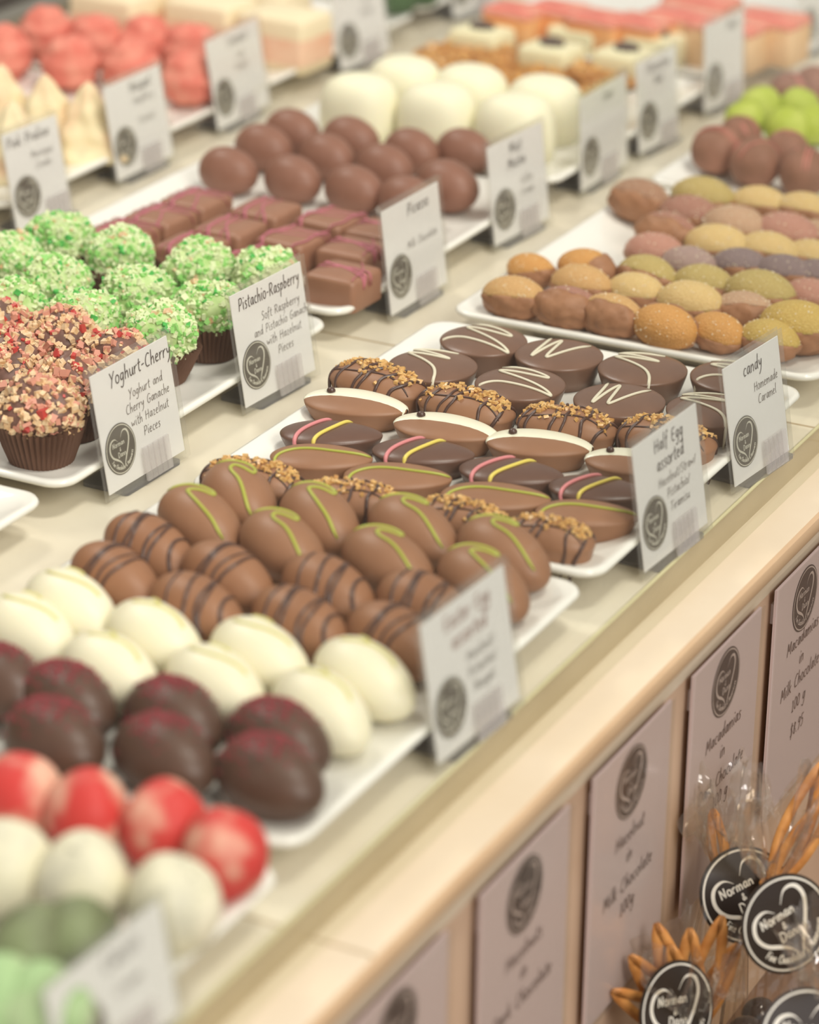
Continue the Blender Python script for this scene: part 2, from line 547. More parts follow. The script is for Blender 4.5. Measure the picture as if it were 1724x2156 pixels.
Y0, Y1 = 0.30, 2.60
XE = -0.4370          # front arris of the display deck
ctr = empty('display_counter', 'cream stone display counter that carries all the white platters of sweets', 'counter')
mb = MB()
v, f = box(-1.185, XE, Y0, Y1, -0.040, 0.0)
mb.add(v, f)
mb.mi[3] = 1  # front face gets the painted-in shade tone
deck = mb.build('stone_deck', ['cream_stone', 'shaded_edge_stone'], ctr, False)
mb = MB()
prof = [(XE - 0.02, -0.042), (XE - 0.02, -0.015)]
prof += [(-0.4150, -0.015), (-0.4125, -0.0155), (-0.4110, -0.0170), (-0.4104, -0.0190), (-0.4104, -0.0225), (-0.4110, -0.0242), (-0.4125, -0.0252)]
prof += [(-0.4195, -0.0254), (-0.4195, -0.042)]
# ledge (top) + rounded nose
v = [(x, y, z) for y in (Y0, Y1) for x, z in prof]
n = len(prof)
mb.add(v, [(i, i + 1, n + i + 1, n + i) for i in range(n - 1)] + [tuple(range(n)), tuple(reversed(range(n, 2 * n)))])
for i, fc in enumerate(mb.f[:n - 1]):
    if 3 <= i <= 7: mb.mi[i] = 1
mb.build('front_ledge', ['ledge_stone', 'bullnose_stone'], ctr, True, 25)
mb = MB(); mb.add(*box(-0.95, -0.4197, Y0, Y1, -0.90, -0.041))
mb.build('front_panel', 'panel_stone', ctr, False)
mb = MB(); mb.add(*box(-0.4225, -0.4165, Y0, Y1, -0.0345, -0.0255))
mb.build('set_back_strip', 'ledge_stone', ctr, False)  # narrow pale stone strip set back under the nose
mb = MB()
tube(mb, [(XE + 0.0002, Y0, 0.0002), (XE + 0.0002, Y1, 0.0002)], 0.0016, smooth=0, n=8)
mb.build('silicone_bead', 'silicone', ctr)
for yj in (0.757, 1.271, 1.785):
    mb = MB(); mb.add(*box(-1.18, XE - 0.0003, yj - 0.0008, yj + 0.0008, -0.001, 0.00015))
    mb.build('joint', 'grout', ctr, False)
    mb = MB(); mb.add(*box(XE, -0.413, yj + 0.019, yj + 0.0206, -0.0158, -0.01485))
    mb.build('joint', 'grout', ctr, False)
mb = MB(); mb.add(*box(-1.208, -1.186, Y0, Y1, -0.05, 0.010))
mb.build('rear_rail', 'steel_rail', ctr, False)
mb = MB(); mb.add(*box(-0.4195, -0.20, Y0, Y1, -0.275, -0.262))
mb.build('lower_shelf', 'shelf_wood', ctr, False)
cb = empty('service_cabinet', 'dark cabinet behind the counter at the far upper left edge', 'cabinet')
mb = MB(); mb.add(*box(-1.9, -1.40, 0.6, 3.2, -0.94, -0.08)); mb.build('carcass', 'dark_cabinet', cb, False)
mb = MB(); mb.add(*box(-1.92, -1.38, 0.59, 3.21, -0.08, -0.06)); mb.build('worktop', 'dark_cabinet', cb, False)

gl = empty('glass_screen', 'tall clear glass screen standing along the front edge of the counter', 'glass screen')
mb = MB(); mb.add(*box(-0.4352, -0.4302, Y0, Y1, -0.0149, 0.42))
mb.build('pane', 'pane_glass', gl, False)
rnd = random.Random(5)
mb = MB()
for i in range(90):
    yy = 0.60 + rnd.random() ** 1.3 * 0.35
    zz = 0.035 + rnd.random() * 0.10
    a = rnd.random() * 3.14; L = 0.0006 + rnd.random() ** 3 * 0.007
    p, q = np.array((yy, zz)), np.array((yy + L * math.cos(a), zz + L * math.sin(a)))
    ribbon(mb, [p, (p + q) / 2 + np.array((-math.sin(a), math.cos(a))) * L * .15, q], 0.00012, lambda x, y: (-0.4300, x, y))
s = mb.build('scratches', 'logo_pale', gl, False)
s['kind'] = 'stuff'


# ---------------------------------------------------------------- platters
PW, PL = 0.200, 0.2440
ZP = 0.0135


def rrect(hx, hy, r, z, n=6):
    pts = []
    for cx, cy, a0 in ((hx - r, hy - r, 0), (-hx + r, hy - r, 90), (-hx + r, -hy + r, 180), (hx - r, -hy + r, 270)):
        for k in range(n + 1):
            a = math.radians(a0 + 90 * k / n)
            pts.append((cx + r * math.cos(a), cy + r * math.sin(a), z))
    return pts


def make_plate():
    t = empty('serving_platter')
    hx, hy = PW / 2, PL / 2
    rs = [rrect(hx - .034, hy - .034, .010, 0.0), rrect(hx - .030, hy - .030, .011, 0.001), rrect(hx - .028, hy - .028, .011, .006),
          rrect(hx - .006, hy - .006, .010, .0125), rrect(hx - .001, hy - .001, .011, .0150), rrect(hx, hy, .012, .0165), rrect(hx - .0008, hy - .0008, .0115, .0178),
          rrect(hx - .0025, hy - .0025, .011, .0181), rrect(hx - .006, hy - .006, .011, .0168), rrect(hx - .014, hy - .014, .011, .0148),
          rrect(hx - .022, hy - .022, .011, ZP), rrect(.02, .02, .01, ZP)]
    mb = MB(); mb.add(*rings(rs)); mb.build('dish', 'porcelain', t)
    return t


plate0 = make_plate()
used = []
def plate(xc, y0, label, rot=0.0):
    o = plate0 if not used else copy_tree(plate0)
    used.append(1)
    o.location = (xc, y0 + PL / 2, 0.0004); o.rotation_euler.z = rot
    return tag(o, label, 'platter', 'white rectangular platters')


XA, XB, XC = -0.5440, -0.788, -1.036
plate(XA + .0045, 0.521, 'white platter of red and cream balls at the very front, lower left')
plate(XA, 0.778, 'white platter under the chocolate eggs, white eggs and dark raspberry eggs')
plate(XA, 1.030, 'white platter under the decorated half eggs and zigzag ovals')
plate(XA, 1.287, 'white platter under the sugared jelly fruits')
plate(XA, 1.540, 'white platter under the green and rosy truffles at right edge')
plate(XB, 0.747, 'empty-cornered white platter at the left edge below the cherry truffle cups')
plate(XB, 1.002, 'white platter under the pistachio and cherry truffle cups')
plate(XB, 1.256, 'white platter under the pink-striped squares and plain brown eggs')
plate(XB, 1.512, 'white platter under the white mousse domes and florentines')
plate(XB, 1.768, 'white platter under the orange and pink fruit slices')
plate(XC, 1.318, 'white platter under the marbled meringues and pink coconut balls')
plate(XC, 1.573, 'white platter under the pink and cream nougat blocks')
plate(XC, 1.830, 'white platter with dark green sweets at the top edge of view')


# ---------------------------------------------------------------- confectionery builders
def egg_rings(a, b, c, taper=0.12, n=36, m=28, flatz=-0.93):
    """closed egg, long axis x, centred at 0, flattened slightly underneath"""
    rs = []
    for i in range(n + 1):
        t = math.pi * i / n
        x = -a * math.cos(t)
        k = math.sin(t) * (1 - taper * (x / a))
        if i in (0, n): k = 0.01
        ring = []
        for j in range(m):
            p = 2 * math.pi * j / m
            y = b * k * math.cos(p)
            z = max(c * k * math.sin(p), c * flatz)
            ring.append((x, y, z))
        rs.append(ring)
    return rs


def egg_surf(a, b, c, taper):
    def s(u, v, off=0.0):
        """u,v in -1..1 (long, cross) -> point on upper surface"""
        u = max(-.995, min(.995, u))
        k = math.sqrt(1 - u * u) * (1 - taper * u)
        vv = max(-.999, min(.999, v))
        y = b * k * math.sin(vv * math.pi / 2)
        z = c * k * math.cos(vv * math.pi / 2)
        nrm = Vector((u / a, y / (b * b), z / (c * c) + 1e-6)).normalized()
        return (u * a + nrm.x * off, y + nrm.y * off, z + nrm.z * off)
    return s


def add_egg(t, name, m, a, b, c, taper=0.12, flatz=-0.93):
    mb = MB()
    v, f = rings(egg_rings(a, b, c, taper, flatz=flatz))
    v = [(x, y, z - flatz * c) for x, y, z in v]
    mb.add(v, f)
    return mb.build(name, m, t)


def make_egg(kind, seed):
    rnd = random.Random(seed)
    if kind == 'lime':
        a, b, c, m = .0242, .0150, .0128, 'milk_choc'
        nm = 'chocolate_egg'
    elif kind == 'stripe':
        a, b, c, m = .0240, .0146, .0126, 'milk_choc_warm'
        nm = 'chocolate_egg'
    elif kind == 'white':
        a, b, c, m = .0242, .0150, .0132, 'white_choc'
        nm = 'white_chocolate_egg'
    elif kind == 'rasp':
        a, b, c, m = .0232, .0160, .0142, 'darkest_choc'
        nm = 'dark_chocolate_egg'
    else:
        a, b, c, m = .0190, .0145, .0140, 'milk_choc_rosy'
        nm = 'plain_chocolate_egg'
    t = empty(nm)
    fz = -0.93
    add_egg(t, 'shell', m, a, b, c)
    S0 = egg_surf(a, b, c, .12)
    S = lambda u, v, off=0.0: tuple(np.array(S0(u, v, off)) + np.array((0, 0, -fz * c)))
    if kind == 'lime':
        mb = MB()
        v1 = rnd.uniform(-.06, .06)
        pts = [(-.86, -.3 + v1), (-.72, .10), (-.45, .34 + v1), (-.18, .36), (-.02, .24), (-.30, .10), (-.42, -.05 + v1), (-.28, -.14), (.10, -.12 + v1), (.55, -.18), (.86, -.32)]
        P = [S(u, v, .0002) for u, v in lerp_pts(pts)]
        tube(mb, P, .00085, flat=.6, smooth=0)
        mb.build('lime_squiggle', 'drizzle_green', t)
    elif kind == 'stripe':
        mb = MB()
        sk = (-.34, -.12, -.48)[seed % 3]
        for u in (-.62, -.34, -.22, .08, .20, .52):
            if rnd.random() < .15: continue
            du = rnd.uniform(-.05, .05)
            P = [S(u + du + sk * v + .03 * math.sin(v * 5 + u * 9), v, .0001) for v in np.linspace(-.98, .98, 22)]
            tube(mb, P, rnd.uniform(.0006, .0009), flat=.5)
        mb.build('dark_stripes', 'drizzle_dark', t)
    elif kind == 'white':
        mb = MB()
        P = [S(u, .05 + .18 * math.sin(u * 3 + seed), .0001) for u in np.linspace(-.62, .45, 14)]
        tube(mb, P, .0009, flat=.4)
        P = [S(u, .18 - .2 * math.sin(u * 4 + seed), .0001) for u in np.linspace(-.60, -.15, 8)]
        tube(mb, P, .0011, flat=.4)
        mb.build('pale_yellow_drizzle', 'drizzle_straw', t)
    elif kind == 'rasp':
        mb = MB()
        for _ in range(230):
            u = rnd.gauss(-.25, .32); v = rnd.gauss(.10, .30)
            if abs(u) > .9 or abs(v) > .9: continue
            mb.add(*ico(rnd, S(u, v, .0001), rnd.uniform(.0003, .0008)))
        mb.build('raspberry_crumbs', 'raspberry_crumb', t, False)['kind'] = 'stuff'
    return t


def outline(a, b, e, n=56, tp=0.0):
    """e>1: pointed ends; e<1 boxier"""
    pts = []
    for k in range(n):
        th = 2 * math.pi * k / n
        s_ = math.sin(th)
        cx = math.cos(th)
        pts.append((a * math.copysign(abs(cx) ** (1.0 if e >= 1 else e), cx), b * (1 - tp * cx) * math.copysign(abs(s_) ** e, s_)))
    return pts


TP = lambda e: .16 if e == 1.03 else 0.0


def slab(t, name, m, a, b, h, e, dome, base=.80, m2=None):
    ol = outline(a, b, e, tp=TP(e))
    rs = []
    prof = [(base * .93, 0), (base, .0004), (base * .45 + .54, h * .45), (.975, h * .80), (.995, h * .93)]
    for s_, z in prof: rs.append([(x * s_, y * s_, z) for x, y in ol])
    for s_ in (1.0, .992, .975, .94, .88, .80, .68, .5, .3, .03):
        rs.append([(x * s_, y * s_, h + dome * (1 - s_ ** 2.6) ** .62) for x, y in ol])
    mb = MB(); mb.add(*rings(rs))
    return mb.build(name, m, t)


def slab_surf(a, b, h, e, dome):
    def S(u, v, off=0.0):
        # normalised radius w.r.t. outline
        x, y = u * a, v * b
        v = v / (1 - TP(e) * u)
        if e >= 1:
            r_ = 0.0
            lo, hi = 0.0, 1.6
            for _ in range(18):
                mid = (lo + hi) / 2
                q = max(0.0, 1 - min(1, (abs(u) / max(mid, 1e-6))) ** 2)
                if abs(u) <= mid and abs(v) <= mid * (q ** .5) ** e: hi = mid
                else: lo = mid
            r_ = hi
        else:
            r_ = (abs(u) ** (2 / e) + abs(v) ** (2 / e)) ** (e / 2)
        if r_ <= 1: z = h + dome * (1 - r_ ** 2.6) ** .62
        else:
            x /= r_; y /= r_
            z = h - (r_ - 1) * .055
            x *= 1 + off * 20; y *= 1 + off * 30
        return (x, y, z + off)
    return S


def lerp_pts(pts, k=4):
    return [tuple(q) for q in chaikin(pts, 3)]


def lerp_old(pts, k=4):
    P = []
    for i in range(len(pts) - 1):
        for j in range(k):
            s_ = j / k
            P.append(tuple(pts[i][q] * (1 - s_) + pts[i + 1][q] * s_ for q in range(2)))
    P.append(pts[-1])
    return P


def make_half(kind, seed):
    rnd = random.Random(seed)
    if kind == 'oval':
        a, b, h, e, dome = .0215, .0215, .0132, 1.0, .0030
        t = empty('zigzag_oval_chocolate')
        slab(t, 'body', 'oval_choc', a, b, h, e, dome, .80)
        S = slab_surf(a, b, h, e, dome)
        zz = [[(-.80, .75), (-.1, .80), (.50, .66), (.42, .54), (-.62, .46), (-.66, .34), (.2, .18), (.98, -.04), (.9, -.12), (.1, -.14), (-.45, -.22), (-.78, -.68)],
              [(.11, .98), (-.88, .62), (-.80, .56), (.21, .55), (.20, .48), (-.75, .34), (-.77, .26), (.10, .02), (.50, -.3), (.72, -.78)],
              [(-.55, .84), (-.44, .3), (-.39, -.40), (-.34, -.40), (-.28, .6), (-.22, .80), (-.12, .2), (-.05, -.36), (.02, -.34), (.22, .3), (.44, .88)]][seed % 3]
        mb = MB()
        tube(mb, [S(u, v - .20, .0003) for u, v in lerp_pts(zz)], .00085, flat=.7, smooth=1)
        mb.build('white_zigzag', 'drizzle_white', t)
        return t
    if kind == 'nut':
        a, b, h, e, dome = .0225, .0128, .0085, .84, .0085
        t = empty('brittle_topped_chocolate')
        slab(t, 'body', 'milk_choc', a, b, h, e, dome, .90)
        S = slab_surf(a, b, h, e, dome)
        mb = MB()
        for u in (-.80, -.48, -.15, .12, .48, .82):
            u += rnd.uniform(-.07, .07)
            sk = rnd.uniform(-.05, .22)
            P = [S(u + sk * v + .03 * math.sin(v * 7 + u * 5), v, .0003) for v in np.linspace(-1.12, 1.12, 20)]
            tube(mb, P, rnd.uniform(.0006, .0009))
        P = [S(u, -.45 + .1 * math.sin(u * 4), .0002) for u in np.linspace(-.9, .9, 16)]
        tube(mb, P, .0004)
        mb.build('dark_drizzle', 'drizzle_dark', t)
        mb = MB()
        for _ in range(130):
            u = rnd.uniform(-.88, .88); v = rnd.gauss(.12, .36)
            if abs(v) > .85: continue
            sz = rnd.uniform(.0005, .0013)
            mb.add(*ico(rnd, S(u, v, sz * .5), sz, .4))
        mb.build('caramel_brittle', 'caramel_crumb', t, False)['kind'] = 'stuff'
        return t
    a, b, h, e, dome = .0240, .0143, .0098, 1.03, .0034
    if kind == 'capped':
        t = empty('half_egg_chocolate')
        slab(t, 'body', 'milk_choc', a, b, h, e, dome)
        S = slab_surf(a, b, h, e, dome)
        # white coat over the far half
        ol = outline(a, b, e, 96, TP(e))
        idx = [i for i in range(1, 48)]
        rr = [0.0]
        mb = MB()
        rows = []
        for s_, z in [(.985, h * .62), (1.012, h * .80), (1.022, h * .97), (1.018, h * 1.04)]:
            rows.append([(ol[i][0] * s_, ol[i][1] * s_, z) for i in idx])
        for k in range(0, 11):
            q = (k / 10) ** 1.5
            row = []
            for i in idx:
                x = ol[i][0] * .995
                y1 = ol[i][1] * .995
                yb = b * (-.06 - .18 * (x / a) ** 2)
                y = y1 * (1 - q) + min(yb, y1) * q
                p = S(x / a, y / b, .0005 if k < 10 else -.0001)
                row.append(p)
            rows.append(row)
        m_ = len(idx)
        mb.add([p for r in rows for p in r], grid_faces(len(rows), m_, False))
        mb.build('white_coating', 'white_coat', t)
        mb = MB()
        rs = egg_rings(.0020, .0019, .0016, 0, 10, 12, -1)
        v, f = rings(rs)
        p = S(-.52, .14, .0012)
        mb.add([(x + p[0], y + p[1], z + p[2]) for x, y, z in v], f)
        mb.build('chocolate_dot', 'drizzle_dark', t)
        return t
    if kind == 'striped':
        t = empty('half_egg_chocolate')
        slab(t, 'body', 'dark_choc', a, b, h, e, dome)
        S = slab_surf(a, b, h, e, dome)
        for nm, mm, off in (('pink_stripe', 'drizzle_pink', 0.0), ('yellow_stripe', 'drizzle_yellow', .52)):
            mb = MB()
            pts = [(-.64, -1.12), (-.68, -.84), (-.62, -.45), (-.47, -.05), (-.25, .45), (-.05, .92)] if off == 0 else [(-.32, -1.08), (-.26, -.72), (-.06, -.3), (.15, .2), (.36, .84)]
            tube(mb, [S(u, v, .0004) for u, v in lerp_pts(pts)], .00105, flat=.8)
            mb.build(nm, mm, t)
        return t
    t = empty('half_egg_chocolate')
    slab(t, 'body', 'milk_choc', a, b, h, e, dome)
    S = slab_surf(a, b, h, e, dome)
    mb = MB()
    pts = [(-.88, -.62), (-.88, -.38), (-.78, -.10), (-.50, .12), (-.15, .12), (.2, -.02), (.57, -.08), (.96, -.02)]
    tube(mb, [S(u, v, .0003) for u, v in lerp_pts(pts)], .0008, flat=.8)
    mb.build('lime_line', 'drizzle_green', t)
    return t


def make_square(seed):
    rnd = random.Random(seed)
    t = empty('square_chocolate')
    hx = .0153; h = .0170
    rs = [rrect(hx * .97, hx * .97, .003, 0), rrect(hx, hx, .003, .0008), rrect(hx, hx, .003, h - .0025), rrect(hx - .0006, hx - .0006, .003, h - .0008),
          rrect(hx - .0022, hx - .0022, .003, h), rrect(hx * .5, hx * .5, .003, h + .0005), rrect(.001, .001, .0005, h + .0006)]
    mb = MB(); mb.add(*rings(rs)); mb.build('body', 'square_choc', t)
    mb = MB()
    n = rnd.randint(5, 7)
    for i in range(n):
        a0 = rnd.uniform(-.9, .9)
        sk = rnd.uniform(-.5, .5)
        pts = []
        for s_ in np.linspace(-1.25, 1.25, 16):
            x = s_; y = a0 + sk * s_ + .12 * math.sin(s_ * 3 + i)
            if abs(y) > .97: continue
            z = h + .0007
            if abs(x) > 1:
                z = h - (abs(x) - 1) * hx * 1.6; x = math.copysign(1.02, x)
            pts.append((x * hx, y * hx, z))
        if len(pts) < 4: continue
        if rnd.random() < .45: pts = [(-p[1], p[0], p[2]) for p in pts]
        tube(mb, pts, rnd.uniform(.0004, .0010), flat=.35)
    mb.build('magenta_threads', 'drizzle_magenta', t)
    return t


def sphere(r, n=20, m=24, f=None):
    rs = []
    for i in range(n + 1):
        t = math.pi * i / n
        ring = []
        for j in range(m):
            p = 2 * math.pi * j / m
            s_ = max(math.sin(t), .003)
            d = Vector((s_ * math.cos(p), s_ * math.sin(p), -math.cos(t)))
            k = f(d) if f else 1.0
            ring.append(tuple(d * r * k))
        rs.append(ring)
    return rings(rs)


def make_cup(kind, seed):
    """rough coated truffle in a pleated paper cup"""
    rnd = random.Random(seed)
    t = empty('truffle_in_cup')
    R = .0178 if kind == 'pistachio' else .0180
    cz = .0235
    ph = [rnd.uniform(0, 6) for _ in range(6)]
    fn = lambda d: 1 + .05 * math.sin(d.x * 5 + ph[0]) + .05 * math.sin(d.y * 6 + ph[1]) + .04 * math.sin(d.z * 7 + ph[2]) + .02 * math.sin(d.x * 17 + d.y * 13 + ph[3])
    zs = .86 if kind == 'pistachio' else .80
    v, f = sphere(R, 22, 30, fn)
    mb = MB(); mb.add([(x, y, z * zs + cz) for x, y, z in v], f)
    mb.build('truffle', 'pist_core' if kind == 'pistachio' else 'yog_core', t)
    mb = MB()
    N = 640 if kind == 'pistachio' else 450
    for _ in range(N):
        while True:
            d = Vector((rnd.gauss(0, 1), rnd.gauss(0, 1), rnd.gauss(0, 1))).normalized()
            if d.z > -.45: break
        k = fn(d) * R
        if kind == 'pistachio':
            sz = rnd.uniform(.0008, .0019); m = 0 if rnd.random() < .66 else (1 if rnd.random() < .85 else 2)
            if rnd.random() < .04: m = 3
        else:
            sz = rnd.uniform(.0010, .0022); q = rnd.random(); m = 0 if q < .58 else (1 if q < .90 else 2)
        mb.add(*ico(rnd, (d.x * k, d.y * k, d.z * k * zs + cz), sz, .4), m)
    mats = ['pist_pale', 'pist_green', 'pist_deep', 'nut_pale'] if kind == 'pistachio' else ['nut_pale', 'nut_pink', 'cherry_bit']
    mb.build('nut_coating', mats, t, False)['kind'] = 'stuff'
    # pleated cup
    mb = MB()
    n = 44
    rs = []
    for r_, z, am in ((.0135, .0003, .0), (.0140, .001, .02), (.0165, .009, .045), (.0192, .0185, .06), (.0196, .0198, .06)):
        ring = []
        for j in range(n * 2):
            a = math.pi * j / n
            k = 1 + (am if j % 2 else -am)
            zz = z + (.0008 * math.sin(a * 3 + ph[4]) if z > .015 else 0)
            ring.append((r_ * k * math.cos(a), r_ * k * math.sin(a), zz))
        rs.append(ring)
    v, f = rings(rs, True, False)
    mb.add(v, f)
    v2 = [(x * .975, y * .975, z + .0002) for x, y, z in v]
    mb.add(v2, [tuple(reversed(q)) for q in f])
    mb.build('paper_cup', 'cup_paper', t, False)
    return t


def make_jelly(col, nrm, seed, a=.0160, b=.0120, c=.0108):
    """egg shaped sweet: one half milk chocolate walnut, other half sugared jelly. nrm = way the jelly faces"""
    t = empty('jelly_fruit_sweet')
    if nrm[2] >= .8: nrm = (nrm[0] - .14, nrm[1] + .42, nrm[2])
    n = Vector(nrm).normalized()
    q = Vector((0, 0, 1)).rotation_difference(n).to_matrix()
    rnd = random.Random(seed)
    ph = rnd.uniform(0, 6)

    def hemi(lo, hi, sc_, groove, bulge=1.0):
        rs = []
        N = 14
        for i in range(N + 1):
            th = math.radians(lo + (hi - lo) * i / N)
            ring = []
            for j in range(30):
                p = 2 * math.pi * j / 30
                s_ = max(math.sin(th), .004)
                d = q @ Vector((s_ * math.cos(p), s_ * math.sin(p), math.cos(th)))
                k = sc_ * (1 + .07 * d.x ** 4)
                if groove:
                    k *= 1 + .050 * math.sin(p * 7 + ph + 2 * math.sin(th * 5)) * math.sin(th) + .02 * math.sin(d.x * 14 + ph) * math.sin(d.y * 12)
                ring.append((d.x * a * k, d.y * b * k, d.z * c * k + c * .98))
            rs.append(list(reversed(ring)) if lo < hi else ring)
        return rings(rs)
    mb = MB(); v, f = hemi(0.5, 91, .985, False); mb.add(v, f)
    mb.build('jelly_half', 'jelly_' + col, t)
    mb = MB(); v, f = hemi(88, 179.5, 1.01, True); mb.add(v, f)
    mb.build('chocolate_half', 'walnut_choc', t)
    mb = MB()
    for _ in range(110):
        d = Vector((rnd.gauss(0, 1), rnd.gauss(0, 1), rnd.gauss(0, 1))).normalized()
        if d.dot(n) < .06: continue
        k = .99 * (1 + .07 * d.x ** 4)
        mb.add(*ico(rnd, (d.x * a * k, d.y * b * k, d.z * c * k + c * .98), rnd.uniform(.00018, .00045)))
    mb.build('sugar_crystals', 'sugar', t, False)['kind'] = 'stuff'
    return t


def make_ball(kind, seed):
    rnd = random.Random(seed)
    if kind == 'red': nm, m, r = 'red_coated_ball', 'ball_red', .0150
    elif kind == 'cream': nm, m, r = 'cream_speckled_ball', 'ball_cream', .0162
    elif kind == 'mint': nm, m, r = 'mint_green_ball', 'ball_mint', .0150
    elif kind == 'green': nm, m, r = 'dark_green_ball', 'ball_green', .0150
    elif kind == 'rosy': nm, m, r = 'rosy_truffle', 'truffle_rosy', .0140
    elif kind == 'lime': nm, m, r = 'lime_truffle', 'truffle_green', .0138
    elif kind == 'coconut': nm, m, r = 'coconut_ball', 'coconut_pink', .0175
    elif kind == 'leaf': nm, m, r = 'dark_green_sweet', 'leaf_green', .0150
    t = empty(nm)
    ph = rnd.uniform(0, 6)
    fn = (lambda d: 1 + .03 * math.sin(d.x * 4 + ph) + .03 * math.sin(d.y * 5)) if kind != 'coconut' else (lambda d: 1 + .05 * math.sin(d.x * 9 + ph) * math.sin(d.y * 8) + .05 * math.sin(d.z * 10 + ph))
    v, f = sphere(r, 24, 28, fn)
    zz = .97 if kind not in ('cream', 'red') else 1.08
    mb = MB(); mb.add([(x, y, z * zz + r * zz) for x, y, z in v], f); mb.build('body', m, t)
    if kind == 'cream':
        mb = MB()
        for _ in range(60):
            d = Vector((rnd.gauss(0, 1), rnd.gauss(0, 1), rnd.gauss(0, 1))).normalized()
            mb.add(*ico(rnd, (d.x * r, d.y * r, d.z * r * zz + r * zz), rnd.uniform(.0002, .0005)))
        mb.build('specks', 'ball_speck', t, False)['kind'] = 'stuff'
    if kind == 'rosy':
        mb = MB()
        for _ in range(3):
            a0 = rnd.uniform(-.6, .6)
            P = [(r * 1.01 * math.sin(p) * math.cos(a0), r * 1.01 * math.sin(a0) * .9, r * .97 + r * math.cos(p) * .97 * math.cos(a0)) for p in np.linspace(-1.2, 1.2, 12)]
            tube(mb, P, .0005, flat=.5)
        mb.build('pink_thread', 'truffle_pink', t)
    return t


def make_block(kind, seed):
    rnd = random.Random(seed)
    spec = {'bonbon': ('white_bonbon', 'bonbon_white', .0185, .0150, .020), 'orange': ('fruit_slice', 'delight_orange', .0185, .0150, .027),
            'beige': ('fruit_slice', 'delight_beige', .024, .0165, .028), 'nougat': ('nougat_block', 'nougat_cream', .026, .019, .036),
            'mousse': ('white_mousse_dome', 'mousse_white', .0225, .0190, .034)}[kind]
    nm, m, hx, hy, h = spec
    t = empty(nm)
    if kind == 'mousse':
        rs = []
        for s_, z in ((.86, 0), (.92, .001), (1.0, .010), (.995, .017), (.96, .0225), (.89, .0270), (.77, .0308), (.60, .0333), (.38, .0348), (.1, .0354)):
            rs.append([(x * s_, y * s_, z) for x, y in outline(hx, hy, .86, 40)])
        mb = MB(); mb.add(*rings(rs)); mb.build('body', m, t)
        mb = MB(); mb.add(*rings([rrect(hx * .4, hy * .3, .001, .0001), rrect(hx * .4, hy * .3, .001, .0006)])); mb.build('paper_disc', 'card_paper', t)
        return t
    r = .004
    rs = [rrect(hx - .001, hy - .001, r, 0), rrect(hx, hy, r, .001), rrect(hx, hy, r, h - .003), rrect(hx - .001, hy - .001, r, h - .001), rrect(hx - .003, hy - .003, r * .8, h),
          rrect(.002, .002, .0008, h + .0005)]
    mb = MB(); mb.add(*rings(rs)); mb.build('body', m, t)
    if kind == 'bonbon':
        mb = MB(); v, f = rings(egg_rings(.0090, .0070, .0038, 0, 14, 16, -1)); mb.add([(x, y, z + h + .0012) for x, y, z in v], f)
        mb.build('dark_bean', 'bonbon_bean', t)
    if kind in ('orange', 'beige'):
        mb = MB(); h2 = h + .0006
        mb.add(*rings([rrect(hx - .0005, hy - .0005, r, h2 - .004), rrect(hx + .0004, hy + .0004, r, h2 - .003), rrect(hx - .0002, hy - .0002, r, h2 + .001), rrect(hx - .003, hy - .003, r * .8, h2 + .0022), rrect(.002, .002, .0008, h2 + .0026)]))
        mb.build('pink_layer', 'delight_pink', t)
        mb = MB(); tube(mb, [(-hx * .95, -hy * .75, h2 + .001), (-hx * .3, -hy * .55, h2 + .0022), (hx * .4, -hy * .80, h2 + .0016), (hx * .95, -hy * .6, h2 + .001)], .0022)
        mb.build('red_edge', 'delight_red', t)
    if kind == 'nougat':
        mb = MB(); mb.add(*rings([rrect(hx + .0004, hy + .0004, r, .006), rrect(hx + .0006, hy + .0006, r, .022), rrect(hx + .0001, hy + .0001, r, .023)], False, False))
        mb.build('pink_band', 'nougat_pink', t)
    return t


def make_florentine(seed):
    rnd = random.Random(seed)
    t = empty('florentine_biscuit')
    ph = rnd.uniform(0, 6)
    ol = [((.0215 + .0012 * math.sin(3 * a + ph) + .0008 * math.sin(7 * a)) * math.cos(a), (.0215 + .0012 * math.sin(3 * a + ph)) * math.sin(a)) for a in np.linspace(0, 2 * math.pi, 40, endpoint=False)]
    mb = MB(); mb.add(*rings([[(x * s_, y * s_, z) for x, y in ol] for s_, z in ((.86, 0), (.93, .0008), (.96, .0035))])); mb.build('chocolate_base', 'florentine_base', t)
    mb = MB(); mb.add(*rings([[(x * s_, y * s_, z) for x, y in ol] for s_, z in ((.95, .0033), (1.0, .0042), (.99, .0058), (.93, .0068), (.6, .0076), (.05, .0080))])); mb.build('biscuit', 'florentine', t)
    mb = MB()
    for _ in range(40):
        a, q = rnd.uniform(0, 6.28), math.sqrt(rnd.random()) * .019
        mb.add(*ico(rnd, (q * math.cos(a), q * math.sin(a), .0078), rnd.uniform(.0010, .0022), .5))
    mb.build('almond_flakes', 'caramel_crumb', t, False)['kind'] = 'stuff'
    return t


def make_meringue(seed):
    rnd = random.Random(seed)
    t = empty('marbled_meringue')
    rs = []
    N = 26
    for i in range(N + 1):
        q = i / N
        rad = .028 * (1 - q) ** .75 * (1 + .05 * math.sin(q * 22)) + .0004
        z = .052 * q
        ring = []
        for j in range(36):
            a = 2 * math.pi * j / 36
            k = 1 + .10 * math.sin(a * 5 + q * 7 + seed)
            ring.append((rad * k * math.cos(a), rad * k * math.sin(a), z))
        rs.append(ring)
    mb = MB(); mb.add(*rings(rs)); mb.build('body', 'meringue', t)
    return t


# ---------------------------------------------------------------- laying the sweets out
ORD = ['leftmost', 'second from left', 'third from left', 'fourth from left', 'fifth from left', 'sixth from left', 'seventh from left', 'eighth from left']
PROTO = {}


